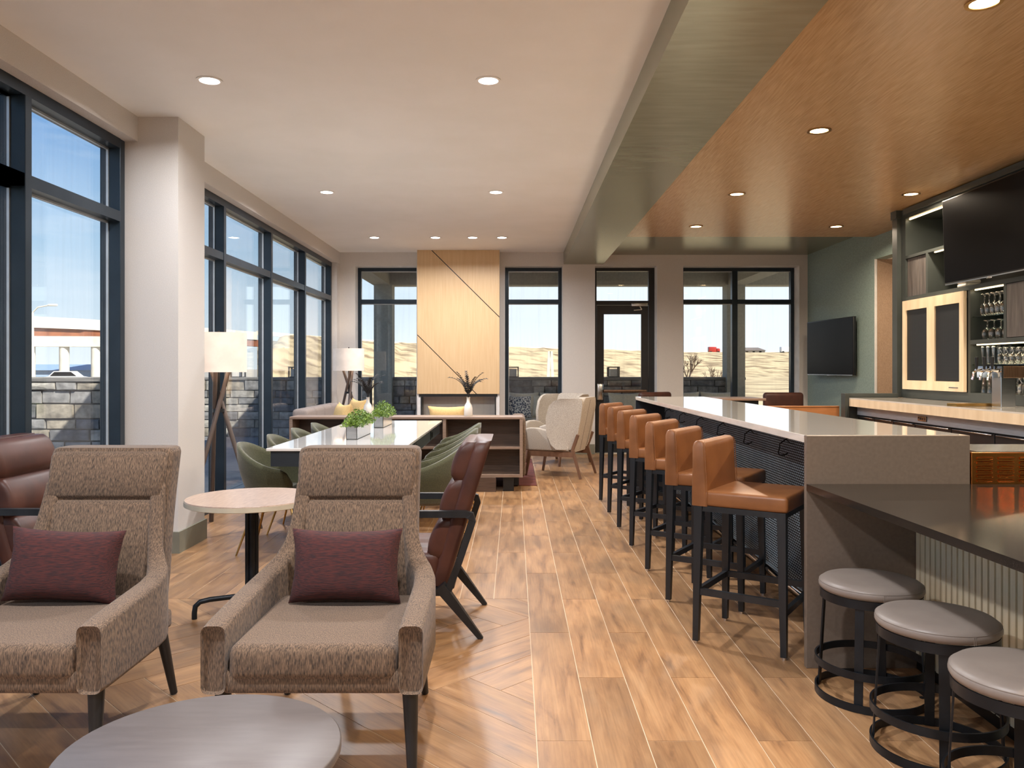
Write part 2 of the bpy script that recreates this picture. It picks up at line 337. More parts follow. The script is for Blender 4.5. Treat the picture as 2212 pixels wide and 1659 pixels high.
def floor_mat():
    m = bpy.data.materials.new('wood_look_tile'); m.use_nodes = True; n = m.node_tree; b = n.nodes['Principled BSDF']
    uv = n.nodes.new('ShaderNodeUVMap'); uv.uv_map = 'UVMap'; rn = n.nodes.new('ShaderNodeUVMap'); rn.uv_map = 'tone'
    mp1 = n.nodes.new('ShaderNodeMapping'); mp1.inputs['Scale'].default_value = (1.6, 11, 1)
    n1 = n.nodes.new('ShaderNodeTexNoise'); n1.inputs['Scale'].default_value = 1.5; n1.inputs['Detail'].default_value = 8; n1.inputs['Roughness'].default_value = .62; n1.inputs['Distortion'].default_value = .5
    n.links.new(uv.outputs[0], mp1.inputs[0]); n.links.new(mp1.outputs[0], n1.inputs[0])
    r1 = n.nodes.new('ShaderNodeValToRGB'); e = r1.color_ramp.elements
    e[0].position = .28; e[0].color = lin((128, 96, 70)); e[1].position = .75; e[1].color = lin((206, 162, 116))
    x = r1.color_ramp.elements.new(.42); x.color = lin((172, 129, 90)); x = r1.color_ramp.elements.new(.55); x.color = lin((190, 145, 101))
    n.links.new(n1.outputs[0], r1.inputs[0])
    mp2 = n.nodes.new('ShaderNodeMapping'); mp2.inputs['Scale'].default_value = (3, 110, 1)
    n2 = n.nodes.new('ShaderNodeTexNoise'); n2.inputs['Scale'].default_value = 1.2; n2.inputs['Detail'].default_value = 4
    n.links.new(uv.outputs[0], mp2.inputs[0]); n.links.new(mp2.outputs[0], n2.inputs[0])
    # broad smoky patches
    mp3 = n.nodes.new('ShaderNodeMapping'); mp3.inputs['Scale'].default_value = (1.7, 4.5, 1)
    n3 = n.nodes.new('ShaderNodeTexNoise'); n3.inputs['Scale'].default_value = 1.3; n3.inputs['Detail'].default_value = 3
    n.links.new(uv.outputs[0], mp3.inputs[0]); n.links.new(mp3.outputs[0], n3.inputs[0])
    mr3 = n.nodes.new('ShaderNodeMapRange'); mr3.inputs['From Min'].default_value = .5; mr3.inputs['From Max'].default_value = .78; mr3.inputs['To Max'].default_value = .55
    n.links.new(n3.outputs[0], mr3.inputs[0])
    mxa = n.nodes.new('ShaderNodeMix'); mxa.data_type = 'RGBA'; n.links.new(mr3.outputs[0], mxa.inputs[0]); n.links.new(r1.outputs[0], mxa.inputs[6]); mxa.inputs[7].default_value = lin((136, 110, 88))
    mr2 = n.nodes.new('ShaderNodeMapRange'); mr2.inputs['From Min'].default_value = .3; mr2.inputs['From Max'].default_value = .7; mr2.inputs['To Min'].default_value = .86; mr2.inputs['To Max'].default_value = 1.08
    n.links.new(n2.outputs[0], mr2.inputs[0])
    sp = n.nodes.new('ShaderNodeSeparateXYZ'); n.links.new(rn.outputs[0], sp.inputs[0])
    mr4 = n.nodes.new('ShaderNodeMapRange'); mr4.inputs['To Min'].default_value = .56; mr4.inputs['To Max'].default_value = .78
    n.links.new(sp.outputs[0], mr4.inputs[0])
    mu = n.nodes.new('ShaderNodeMath'); mu.operation = 'MULTIPLY'; n.links.new(mr2.outputs[0], mu.inputs[0]); n.links.new(mr4.outputs[0], mu.inputs[1])
    vm = n.nodes.new('ShaderNodeVectorMath'); vm.operation = 'SCALE'; n.links.new(mxa.outputs[2], vm.inputs[0]); n.links.new(mu.outputs[0], vm.inputs['Scale'])
    n.links.new(vm.outputs[0], b.inputs['Base Color'])
    b.inputs['Roughness'].default_value = .3; b.inputs['Specular IOR Level'].default_value = .38
    mr5 = n.nodes.new('ShaderNodeMapRange'); mr5.inputs['To Min'].default_value = .26; mr5.inputs['To Max'].default_value = .46
    n.links.new(n1.outputs[0], mr5.inputs[0]); n.links.new(mr5.outputs[0], b.inputs['Roughness'])
    bn = n.nodes.new('ShaderNodeBump'); bn.inputs['Strength'].default_value = .12; bn.inputs['Distance'].default_value = .002
    n.links.new(n2.outputs[0], bn.inputs['Height']); n.links.new(bn.outputs[0], b.inputs['Normal'])
    return m
M_floor = floor_mat()

# ================================================================ SETTING
XL, XR, YB, YN = -2.81, 4.73, 12.97, -3.2
ZC = 3.25
# ---- floor: grout bed + every plank
flr = struct('floor', MB().box(-3.15, 6.2, YN, 13.3, -.12, -.0012), M_grout)
PW, PL = .204, 1.22
def clip(poly, nx, ny, d):     # keep nx*x+ny*y<=d
    out = []
    for i in range(len(poly)):
        a, b = poly[i], poly[(i+1) % len(poly)]
        da, db = nx*a[0]+ny*a[1]-d, nx*b[0]+ny*b[1]-d
        if da <= 0: out.append(a)
        if (da < 0 < db) or (db < 0 < da):
            t = da/(da-db); out.append((a[0]+(b[0]-a[0])*t, a[1]+(b[1]-a[1])*t))
    return out
planks = []   # (poly, origin, direction)
g = .0018
k0 = -16
for k in range(k0, 24):
    x0 = .084+PW*k; x1 = x0+PW
    off = 2.97 if k % 2 == 0 else 3.58
    j = -6
    while off+PL*j < YB:
        y0 = off+PL*j; y1 = y0+PL; j += 1
        poly = [(x0+g, y0+g), (x1-g, y0+g), (x1-g, y1-g), (x0+g, y1-g)]
        if k < 0: poly = clip(poly, 0, -1, -4.81-g)
        poly = clip(clip(clip(clip(poly, 0, 1, YB), 0, -1, -YN), 1, 0, XR), -1, 0, 3.1)
        if len(poly) >= 3: planks.append((poly, (x0, y0), (0, 1)))
s2 = math.sqrt(.5); P0 = (-.2016, 3.58)
N_ = 6
def uvw(u, v): return (P0[0]+(u+v)*s2*PW, P0[1]+(u-v)*s2*PW)
seen = set()
for u in range(-45, 45):
    for v in range(-45, 45):
        d = (u-v) % (2*N_)
        if d < N_: key = ('h', u-d, v)
        else: key = ('v', u, v-(2*N_-1-d))
        if key in seen: continue
        seen.add(key)
        gg = g/PW
        if key[0] == 'h': a, b, c, e = key[1]+gg, key[1]+N_-gg, key[2]+gg, key[2]+1-gg; dr = (s2, s2)
        else: a, b, c, e = key[1]+gg, key[1]+1-gg, key[2]+gg, key[2]+N_-gg; dr = (s2, -s2)
        poly = [uvw(a, c), uvw(b, c), uvw(b, e), uvw(a, e)]
        poly = clip(clip(clip(clip(poly, 1, 0, .084-g), 0, 1, 4.81-g), 0, -1, -YN), -1, 0, 3.0)
        if len(poly) >= 3:
            A = abs(sum(poly[i][0]*poly[(i+1) % len(poly)][1]-poly[(i+1) % len(poly)][0]*poly[i][1] for i in range(len(poly))))/2
            if A > .0006: planks.append((poly, uvw(key[1], key[2]), dr))
def plank_geo(mb, poly, org, dr, rnd):
    # orientation to CCW
    A = sum(poly[i][0]*poly[(i+1) % len(poly)][1]-poly[(i+1) % len(poly)][0]*poly[i][1] for i in range(len(poly)))
    if A < 0: poly = poly[::-1]
    n = len(poly); o = len(mb.v)
    zt = rnd*.0004
    vs = [(p[0], p[1], zt) for p in poly]+[(p[0], p[1], -.005) for p in poly]
    fs = [tuple(range(n))]+[(i, i+n, (i+1) % n+n, (i+1) % n) for i in range(n)]
    mb.add(vs, fs)
    if mb.uv is None: mb.uv = {'UVMap': [], 'tone': []}
    for f in fs:
        for i in f:
            dx, dy = vs[i][0]-org[0], vs[i][1]-org[1]
            mb.uv['UVMap'] += [dx*dr[0]+dy*dr[1]+rnd*53.7, dx*dr[1]-dy*dr[0]+rnd*17.3]
            mb.uv['tone'] += [rnd, rnd]
def inview(poly):
    cx = sum(p[0] for p in poly)/len(poly); cy = sum(p[1] for p in poly)/len(poly)
    if cy < 1.6: return 1e6+(1-cy)
    px = 1110+K*cx/cy
    if px < -150 or px > 2360: return 1e5+cy
    if cx > 1.75 and cy > 3.7: return 1e4+cy
    return cy
planks.sort(key=lambda t: inview(t[0]))
rest = MB(); random.seed(11)
for i, (poly, org, dr) in enumerate(planks):
    r = random.random()
    if i < 300:
        mb = MB(); plank_geo(mb, poly, org, dr, r); mb.build('floor_plank', M_floor, flr, sharp=False)
    else: plank_geo(rest, poly, org, dr, r)
o = rest.build('floor_planks', M_floor, flr, sharp=False); o['kind'] = 'stuff'

# ---- ceiling, beam, wood soffit
struct('ceiling', MB().box(-3.15, .8, YN, 13.3, ZC, ZC+.2), M_ceil)
struct('ceiling_beam', MB().box(.8, 1.437, YN, 12.97, 3.057, ZC+.2), M_beam)
struct('ceiling_wood', MB().box(1.437, XR, YN, 10.6, 3.11, ZC+.2), M_wood)
struct('ceiling_strip', MB().box(1.437, XR, 10.6, 12.97, 3.21, ZC+.2), M_beam)
# roof slab of the building above (throws the building's shade outside)
struct('roof', MB().box(-3.1, 8.2, YN-.1, 13.3, ZC+.21, 3.75), M_conc)
# ---- left wall: header, pier, end pier
wl = struct('wall_left', MB().box(-3.045, -2.8, YN, 13.27, 3.065, ZC), M_wall)
MB().box(-3.045, -2.5, 6.0, 6.51, 0, ZC).build('pier', M_wall, wl)
MB().box(-3.045, -2.81, 12.79, 13.27, 0, 3.065).build('pier', M_wall, wl)
MB().box(-3.15, -2.81, YN, -2.9, 0, 3.065).build('pier', M_wall, wl)
bb = MB().box(-2.92, -2.485, 5.985, 6.525, 0, .16)
struct('baseboard_left', bb, M_base)
# ---- right wall with opening to the hall
wr = struct('wall_right', MB().box(XR, XR+.15, YN, 8.95, 0, 3.2), M_green)
MB().box(XR, XR+.15, 8.95, 10.55, 2.81, 3.2).build('header', M_green, wr)
MB().box(XR, XR+.15, 10.55, 13.27, 0, 3.25).build('wall_panel', M_green, wr)
MB().box(XR-.006, XR+.02, 10.535, 10.553, 0, 2.81).build('corner_bead', M_white, wr)
MB().box(XR+.006, 6.2, 10.54, 10.65, 0, 2.9).build('hall_wall', M_beige, wr)
MB().box(XR+.15, 6.2, 8.9, 10.55, 2.81, 2.9).build('hall_ceiling', M_ceil, wr)
MB().box(6.1, 6.2, 8.8, 10.6, 0, 2.9).build('hall_wall', M_wall, wr)
MB().box(XR+.15, 6.2, 8.8, 8.9, 0, 2.9).build('hall_wall', M_wall, wr)
struct('wall_near', MB().box(-3.15, XR+.15, YN-.15, YN, 0, ZC), M_wall)
# ---- back wall
Y0, Y1 = 12.97, 13.35
OP = [(-2.56, -1.56), (-.15, .79), (1.30, 2.31), (2.72, 4.60)]
xs = [-3.045]+[v for p in OP for v in p]+[XR+.15]
wb = struct('wall_back', MB().box(-3.045, XR+.15, Y0, Y1, 3.035, 3.3), M_wall)
for i in range(0, len(xs), 2):
    MB().box(xs[i], xs[i+1], Y0, Y1, 0, 3.035).build('wall_panel', M_wall, wb)
mbb = MB()
for i, (a, b) in enumerate(((.79, 1.30), (2.31, 2.72), (4.60, XR))): mbb.box(a, b, Y0-.014, Y0, 0, .16)
struct('baseboard_back', mbb, M_base)
# white reveal linings
for i, (a, b) in enumerate(OP):
    m = MB().box(a, a+.006, Y0-.004, 13.2, 0, 3.035).box(b-.006, b, Y0-.004, 13.2, 0, 3.035).box(a, b, Y0-.004, 13.2, 3.029, 3.035)
    struct('trim_%d' % (i+1), m, M_white)

def frame_y(name, x0, x1, ztop, mulls, trans, yf=13.2, d=.1, w=.055, zb=.0, panes=True):
    """storefront window standing in an X-Z plane"""
    root = thing(name, None, None, (0, 0, 0), kind='structure')
    for a, b in ((x0, x0+w), (x1-w, x1)): MB().rbox(a, b, yf, yf+d, zb, ztop, .003, 1, smooth=False).build('jamb', M_frame, root)
    MB().box(x0+w, x1-w, yf, yf+d, ztop-w, ztop).build('head', M_frame, root)
    MB().box(x0+w, x1-w, yf, yf+d, zb, zb+.1).build('sill', M_frame, root)
    ex = [x0+w]+[v for m in mulls for v in (m-.045, m+.045)]+[x1-w]
    for m in mulls: MB().rbox(m-.045, m+.045, yf-.01, yf+d, zb, ztop-w, .003, 1, smooth=False).build('mullion', M_frame, root)
    for i in range(0, len(ex), 2):
        MB().box(ex[i], ex[i+1], yf, yf+d, trans[0], trans[1]).build('transom', M_frame, root)
        for (za, zb2) in ((zb+.1, trans[0]), (trans[1], ztop-w)):
            MB().box(ex[i], ex[i+1], yf+.045, yf+.055, za, zb2).build('pane', G_pane, root)
            MB().box(ex[i], ex[i+1], yf+.03, yf+.045, zb2-.012, zb2).box(ex[i], ex[i]+.008, yf+.03, yf+.045, za, zb2).build('sunlit_edge_strip', M_sunlit_edge, root)  # bright strips along the panes stand in for sunlit outer frame
    return root
frame_y('window_3', -2.56, -1.5, 3.029, [], (2.44, 2.51))
frame_y('window_4', -.144, .784, 3.029, [], (2.44, 2.51))
frame_y('window_5', 2.726, 4.594, 3.029, [3.62], (2.44, 2.51))
def frame_x(name, y0, y1, ztop, mulls, xf=-2.89, d=.15):
    root = thing(name, None, None, (0, 0, 0), kind='structure')
    w = .07
    for a, b in ((y0, y0+w), (y1-w, y1)): MB().rbox(xf-d, xf, a, b, 0, ztop, .003, 1, smooth=False).build('jamb', M_frame, root)
    MB().box(xf-d, xf, y0+w, y1-w, ztop-w, ztop).build('head', M_frame, root)
    MB().box(xf-d, xf, y0+w, y1-w, 0, .1).build('sill', M_frame, root)
    for m in mulls: MB().rbox(xf-d, xf+.005, m-.033, m+.033, 0, ztop-w, .003, 1, smooth=False).build('mullion', M_frame, root)
    ex = [y0+w]+[v for m in mulls for v in (m-.033, m+.033)]+[y1-w]
    for i in range(0, len(ex), 2):
        a, b = ex[i], ex[i+1]
        MB().box(xf-d, xf, a, b, 2.455, 2.53).build('transom', M_frame, root)
        for (za, zb2) in ((.1, 2.455), (2.53, ztop-w)):
            MB().box(xf-.11, xf-.10, a, b, za, zb2).build('pane', G_pane, root)
            MB().box(xf-.10, xf-.085, a, b, zb2-.014, zb2).box(xf-.10, xf-.085, b-.01, b, za, zb2-.014).build('sunlit_edge_strip', M_sunlit_edge, root)  # thin silver strips imitate sun on the outside of the frame
    return root
frame_x('window_1', -2.9, 5.985, 3.063, [4.79, 3.23, 1.67, .11, -1.45])
frame_x('window_2', 6.525, 12.79, 3.063, [8.05, 9.61, 11.16])
# ---- door in the back wall
dr = thing('door_1', None, None, (0, 0, 0), kind='structure')
X0, X1, yf = 1.306, 2.26, 13.2
for a, b in ((X0, X0+.05), (X1-.05, X1+.045)): MB().box(a, b, yf, yf+.1, 0, 3.029).build('jamb', M_black, dr)
MB().box(X0+.05, X1-.05, yf, yf+.1, 2.975, 3.029).build('head', M_black, dr)
MB().box(X0+.05, X1-.05, yf, yf+.1, 2.42, 2.49).build('transom', M_black, dr)
MB().box(X0+.05, X1-.05, yf+.045, yf+.055, 2.49, 2.975).build('pane', G_pane, dr)
for a, b in ((X0+.055, X0+.17), (X1-.17, X1-.055)): MB().box(a, b, yf+.01, yf+.055, .01, 2.415).build('stile', M_black, dr)
MB().box(X0+.17, X1-.17, yf+.01, yf+.055, 2.27, 2.415).build('rail', M_black, dr)
MB().box(X0+.17, X1-.17, yf+.01, yf+.055, .01, .27).build('rail', M_black, dr)
MB().box(X0+.17, X1-.17, yf+.03, yf+.038, .27, 2.27).build('pane', G_pane, dr)
MB().rbox(X0+.045, X0+.155, yf-.05, yf+.01, .86, 1.14, .02, 2).build('latch_case', M_steel, dr)
MB().rbox(X0+.155, X1-.09, yf-.06, yf-.02, .985, 1.035, .01, 2).build('panic_bar', M_bronze, dr)
MB().rbox(X1-.34, X1-.07, yf-.05, yf+.01, 2.395, 2.45, .008, 2).build('door_closer', M_steel, dr)
MB().bar((X1-.2, yf-.03, 2.395), (X1-.17, yf-.03, 2.34), .02).bar((X1-.17, yf-.03, 2.34), (X1-.3, yf-.03, 2.33), .014).build('closer_arm', M_steel, dr)

# ---- chimney breast with maple panel and see-through fireplace
YF = 12.72
br = struct('wall_fireplace', MB().box(-1.527, -.227, YF+.02, 13.3, .98, 3.25), M_white)
MB().box(-1.527, -1.472, YF+.02, 13.3, 0, .98).build('jamb', M_white, br)
MB().box(-.282, -.227, YF+.02, 13.3, 0, .98).build('jamb', M_white, br)
MB().box(-1.472, -.282, YF+.02, 13.3, 0, .3).build('hearth', M_white, br)
MB().box(-1.50, -.26, YF+.01, 13.28, .935, .977).build('fire_frame', M_black, br)
MB().box(-1.472, -1.455, YF+.01, 13.28, .3, .935).box(-.30, -.282, YF+.01, 13.28, .3, .935).box(-1.455, -.3, YF+.01, 13.28, .3, .34).build('fire_surround', M_black, br)
MB().box(-1.455, -.3, YF+.03, YF+.036, .34, .935).build('pane', G_pane, br)
MB().box(-1.455, -.3, 13.24, 13.246, .34, .935).build('pane', G_pane, br)
def pz(x, y, kd=136.8): return ((x-1110)/kd, H+(797-y)/kd)
A_, B_, Cc, D_ = (-1.527, 3.25), (-.227, 3.25), (-.227, .978), (-1.527, .978)
L1a, L1b = (pz(932, 540)[0], 3.25), (-.227, pz(1079, 685)[1])
L2a = (-1.527, pz(900, 723)[1]); L2b = (pz(1029, 851)[0], .978)
q = .009
for poly in ([(L1a[0]+q, 3.25), (B_[0], 3.25), (B_[0], L1b[1]+q)],
             [A_, (L1a[0]-q, 3.25), (L1b[0], L1b[1]-q), Cc, (L2b[0]+q, .978), (L2a[0], L2a[1]+q)],
             [(L2a[0], L2a[1]-q), (L2b[0]-q, .978), D_]):
    MB().prism(poly, YF, YF+.018).build('maple_panel', M_maple, br)
MB().box(-1.526, -.228, YF+.0175, YF+.02, .979, 3.249).build('inlay_groove', M_black, br)

# ================================================================ OUTSIDE
struct('ground', MB().box(-900, 900, -400, 2500, -.5, -.3), M_lot)
struct('patio_paving', MB().box(-9.5, -3.15, -6, 17.4, -.3, -.03).box(-3.15, 9, 13.3, 17.4, -.3, -.03), M_pave)
# patio roof on columns
pr = struct('patio_roof', MB().box(-2.95, 9.0, 13.36, 17.25, 3.42, 3.75), M_soff)
MB().box(-2.95, 9.0, 16.85, 17.25, 3.13, 3.42).build('roof_beam', M_conc, pr)
for xa in (-2.95, 4.48): MB().box(xa, xa+.36, 13.36, 16.85, 3.13, 3.42).build('roof_beam', M_conc, pr)
for xa in (-2.93, 4.46): MB().box(xa, xa+.38, 16.85, 17.23, -.03, 3.13).build('roof_column', M_conc, pr)
# stone walls, every stone a part
def stone_wall(name, label, x0, x1, y, z1, hrow, th=.3, zb=-.03, maxs=290, seed=1):
    rnd = random.Random(seed)
    root = thing(name, label, 'stone wall', ((x0+x1)/2, y, zb)); cx = (x0+x1)/2
    MB().box(x0+.01-cx, x1-.01-cx, .03, th, 0, z1-zb-.05).build('mortar_core', M_mortar, root)
    MB().rbox(x0-.02-cx, x1+.02-cx, -.03, th+.03, z1-zb-.06, z1-zb, .01, 1, smooth=False).build('coping', M_stone, root)
    z = 0; zt = z1-zb-.06; cnt = 0
    while z < zt-.03:
        h = min(hrow*rnd.uniform(.75, 1.25), zt-z); 
        if zt-z-h < .05: h = zt-z
        x = x0-rnd.uniform(0, .1)
        while x < x1:
            w = hrow*rnd.uniform(1.2, 3.2); a = max(x, x0); b = min(x+w, x1); x += w
            if b-a < .05: continue
            pr_ = rnd.uniform(0, .035); gp = .006
            m = MB(); e = .012
            va = [(a+gp-cx, .04, z+gp), (b-gp-cx, .04, z+gp), (b-gp-cx, .04, z+h-gp), (a+gp-cx, .04, z+h-gp)]
            vb = [(a+gp+e*rnd.random()-cx, -pr_+.012*rnd.random(), z+gp+e*rnd.random()), (b-gp-e*rnd.random()-cx, -pr_+.012*rnd.random(), z+gp+e*rnd.random()),
                  (b-gp-e*rnd.random()-cx, -pr_+.012*rnd.random(), z+h-gp-e*rnd.random()), (a+gp+e*rnd.random()-cx, -pr_+.012*rnd.random(), z+h-gp-e*rnd.random())]
            vc = [tuple(sum(v[i] for v in vb)/4-(.015*rnd.random() if i == 1 else 0) for i in range(3))]
            m.add(va+vb+vc, [(0, 1, 5, 4), (1, 2, 6, 5), (2, 3, 7, 6), (3, 0, 4, 7), (4, 5, 8), (5, 6, 8), (6, 7, 8), (7, 4, 8)])
            cnt += 1
            if cnt <= maxs: m.build('stone', rnd.choice(M_stones), root)
        z += h
    return root
M_stones = [pm('split_stone_%s' % n_, c, tuple(v*.72 for v in c), 9, rough=.9, bump=.7, bscale=26) for n_, c in (('grey', (150, 148, 146)), ('buff', (168, 158, 142)), ('slate', (118, 118, 120)), ('pale', (186, 180, 170)))]
stone_wall('stone_wall', 'low split stone wall behind the patio columns, seen through the back windows', -2.6, 4.87, 17.0, 1.2, .17, seed=3)
stone_wall('stone_wall', 'low split stone wall outside the far left windows behind the near floor lamp', -9.2, -2.98, 16.7, 1.2, .17, seed=5)
stone_wall('stone_wall', 'low rough stone wall outside the nearest left window', -7.6, -4.5, 10.0, 1.27, .17, seed=8)

# lanterns on the wall
def lantern(x, y, z, label):
    t = thing('wall_lantern', label, 'lantern', (x, y, z), 0, 'lanterns on the patio walls')
    m = MB()
    for sx in (-1, 1):
        for sy in (-1, 1): m.box(sx*.11-.012, sx*.11+.012, sy*.11-.012, sy*.11+.012, 0, .2)
    m.box(-.125, .125, -.125, .125, .2, .22).box(-.125, .125, -.125, .125, 0, .015)
    m.build('cage', M_black, t); MB().box(-.08, .08, -.08, .08, .015, .17).build('glass_box', M_ceramic, t)
lantern(2.11, 17.1, 1.2, 'square black lantern on the stone wall seen through the door glass')
lantern(-.02, 17.1, 1.2, 'square black lantern on the stone wall at the edge of the middle back window')
lantern(-5.75, 16.8, 1.2, 'square black lantern on the wall just right of the near lampshade')
lantern(-4.55, 16.8, 1.2, 'square black lantern on the wall seen by the second far left mullion')

# embankment + far field
ROAD = [(-39.5, 124), (-37.5, 135), (-34.3, 146), (-29, 163), (-24, 181), (-9, 200), (11.5, 223), (36, 248), (61, 272), (97, 282), (150, 292), (240, 300)]
mb = MB(); rr = random.Random(4); nj = 16; ZR = 7.0
rows = []
for i in range(len(ROAD)-1):
    for s_ in range(6):
        t = s_/6; rows.append((ROAD[i][0]*(1-t)+ROAD[i+1][0]*t, ROAD[i][1]*(1-t)+ROAD[i+1][1]*t))
rows.append(ROAD[-1])
vs = []
for i, (x, y) in enumerate(rows):
    for j in range(nj+2):
        t = j/nj
        if j == nj+1: px_, py_, pz_ = x*1.25, y*1.25, ZR
        else:
            f = .55+.45*t; px_, py_ = x*f, y*f; pz_ = -.32+(ZR+.3)*(t*t*(3-2*t)) + (rr.uniform(-.22, .22) if 0 < j < nj else 0)
            if i < 5: pz_ = min(pz_, -.3+(ZR+.3)*(i+.4)/5)
        vs.append((px_, py_, pz_))
n2 = nj+2
mb.add(vs, [(i*n2+j, (i+1)*n2+j, (i+1)*n2+j+1, i*n2+j+1) for i in range(len(rows)-1) for j in range(n2-1)], True)
struct('hill_embankment', mb, M_straw)
struct('field', MB().add([(-12, 18, -.28), (200, 18, -.28), (400, 260, -.28), (-35, 150, -.28), (-14, 60, -.28)], [(0, 1, 2, 3, 4)]), M_straw)
# road barrier along the crest
mb = MB()
for i in range(len(rows)-1):
    a, b = Vector((*rows[i], ZR)), Vector((*rows[i+1], ZR)); d_ = (b-a).normalized(); nrm = Vector((-d_.y, d_.x, 0))*.2
    mb.add([a+nrm-Vector((0, 0, .4)), b+nrm-Vector((0, 0, .4)), b-nrm-Vector((0, 0, .4)), a-nrm-Vector((0, 0, .4)), a+nrm+Vector((0, 0, .25)), b+nrm+Vector((0, 0, .25)), b-nrm+Vector((0, 0, .25)), a-nrm+Vector((0, 0, .25))],
           [(0, 1, 2, 3), (7, 6, 5, 4), (0, 4, 5, 1), (2, 6, 7, 3), (1, 5, 6, 2), (3, 7, 4, 0)])
struct('road_barrier', mb, M_brconc)
# bridge
bt = thing('road_bridge', 'long highway overpass with white barrier and rusty girders outside the left windows', 'bridge', (-48, 88, 0))
BR = [(-78, 52), (-58, 78.4), (-48.9, 91), (-43.5, 107), (-39.5, 124)]
def strip(z0, z1, wd, offy, name, mat):
    m = MB()
    for i in range(len(BR)-1):
        a, b = Vector((BR[i][0]+48, BR[i][1]-88+offy, 0)), Vector((BR[i+1][0]+48, BR[i+1][1]-88+offy, 0)); d_ = (b-a).normalized(); nn = Vector((-d_.y, d_.x, 0))*wd
        A = [a, b, b+nn, a+nn]
        m.add([p+Vector((0, 0, z0)) for p in A]+[p+Vector((0, 0, z1)) for p in A], [(3, 2, 1, 0), (4, 5, 6, 7), (0, 1, 5, 4), (1, 2, 6, 5), (2, 3, 7, 6), (3, 0, 4, 7)])
    m.build(name, mat, bt)
strip(6.05, 7.05, .35, 0, 'barrier', M_brconc); strip(5.85, 6.05, 11, 0, 'deck', M_brconc); strip(4.85, 5.85, .4, .7, 'girder', M_rust); strip(4.85, 5.85, .4, 4.5, 'girder', M_rust)
def bpier(x, y):
    MB().prism([(-6, 4.85), (6, 4.85), (6, 4.3), (4.4, 3.75), (-4.4, 3.75), (-6, 4.3)], -.6, .6, M=RM((x+48, y-88, 0), rz=.12)).build('pier_cap', M_brconc, bt)
    for dx in (-3.4, .0, 3.2): MB().lathe([(.5, -.3), (.5, 3.8)], 12, RM((x+48+dx, y-88+dx*.12, 0))).build('pier_column', M_brconc, bt)
bpier(-48.0, 86); bpier(-74, 60)
lp = thing('street_light', 'tall pale street light pole standing before the overpass', 'street light', (-45.4, 76, -.3))
MB().lathe([(.16, 0), (.1, 7.0)], 8).build('pole', M_brconc, lp)
MB().tube([(0, 0, 7.0), (.5, 0, 7.5), (1.6, 0, 7.7)], .07, 6).build('arm', M_brconc, lp); MB().rbox(1.5, 2.3, -.15, .15, 7.6, 7.8, .05).build('lamp_head', M_brconc, lp)
# warehouse, cars, bushes beyond the overpass
wh = thing('warehouse', 'low pale blue warehouse far under the overpass', 'building', (-62, 110, -.3))
MB().box(-9, 9, -4, 4, 0, 1.5).build('wall', pm('pale_blue_cladding', (170, 192, 216), rough=.6), wh)
MB().prism([(-4.4, 1.5), (4.4, 1.5), (0, 2.3)], -9.3, 9.3, 'x').build('roof', pm('blue_grey_roof', (140, 166, 196), rough=.5), wh)
tn = thing('canopy_tent', 'bright blue canopy tent far behind the near window mullion', 'tent', (-52, 74, -.3))
MB().prism([(-1.7, 1.6), (1.7, 1.6), (0, 2.4)], -1.7, 1.7).build('canopy', pm('royal_blue_canvas', (50, 92, 170), rough=.7), tn)
for sx in (-1.6, 1.6):
    for sy in (-1.6, 1.6): MB().bar((sx, sy, 0), (sx, sy, 1.6), .08).build('pole', M_brconc, tn)
def car(x, y, rz, mat, label):
    t = thing('car', label, 'car', (x, y, -.3), rz)
    MB().loft([[(xx, -.85, z) for xx, z in pr2]+[(xx, .85, z) for xx, z in reversed(pr2)] for pr2 in
               ([(-2.2, .3), (-2.2, .85), (2.2, .75), (2.2, .3)],)]*1, cap=False) if False else None
    MB().prism([(-2.2, .3), (-2.25, .8), (-1.5, .95), (-1.0, 1.45), (.6, 1.45), (1.2, .95), (2.1, .8), (2.2, .3)], -.85, .85).build('body', mat, t)
    MB().prism([(-1.35, .97), (-.95, 1.38), (.55, 1.38), (1.05, .97)], -.87, .87).build('windows', M_screen, t)
    for wx in (-1.4, 1.4):
        for wy in (-.8, .8): MB().lathe([(.0, -.1), (.32, -.1), (.32, .1), (0, .1)], 12, RM((wx, wy, .32), rx=PI/2)).build('wheel', M_black, t)
M_carw = pm('white_car_paint', (235, 235, 235), rough=.3); M_carr = pm('red_car_paint', (170, 50, 40), rough=.3)
car(-44.3, 80, .2, M_carw, 'white car parked under the overpass left of its two columns')
car(-37.5, 78, -.3, M_carw, 'white car parked right of the overpass columns')
car(-42.5, 92, .1, M_carr, 'small red car parked behind the overpass columns')
def bush(x, y, z, r, label, mat=None, n=260, seed=1, flat=.8):
    rnd = random.Random(seed); m = MB()
    for _ in range(n):
        a = rnd.uniform(0, 2*PI); ph = math.acos(rnd.uniform(-.2, 1)); rad = r*rnd.uniform(.65, 1)
        c = Vector((rad*math.cos(a)*math.sin(ph), rad*math.sin(a)*math.sin(ph), rad*flat*math.cos(ph)+r*.15)); q_ = Euler((rnd.uniform(0, 6), rnd.uniform(0, 6), 0)).to_matrix(); s_ = r*.13
        m.add([c+q_ @ Vector(v)*s_ for v in ((-1, -.5, 0), (1, -.5, .3), (.6, .8, 0), (-.6, .8, .3))], [(0, 1, 2, 3)])
    t = thing('bush', label, 'bush', (x, y, z)); m.build('foliage', mat or M_bush, t)
    MB().lathe([(r*.1, 0), (r*.06, r*.5)], 6).build('stem', M_twig, t); return t
bush(-42.0, 86, -.3, 1.3, 'round green bush right of the overpass columns', seed=2)
bush(-32, 68, -.3, 1.2, 'spreading green shrub between the overpass columns', seed=3)
bush(10.7, 120, .4, 2.2, 'dark brush clump on the slope seen in the middle back window', M_twig, seed=4, flat=.5)
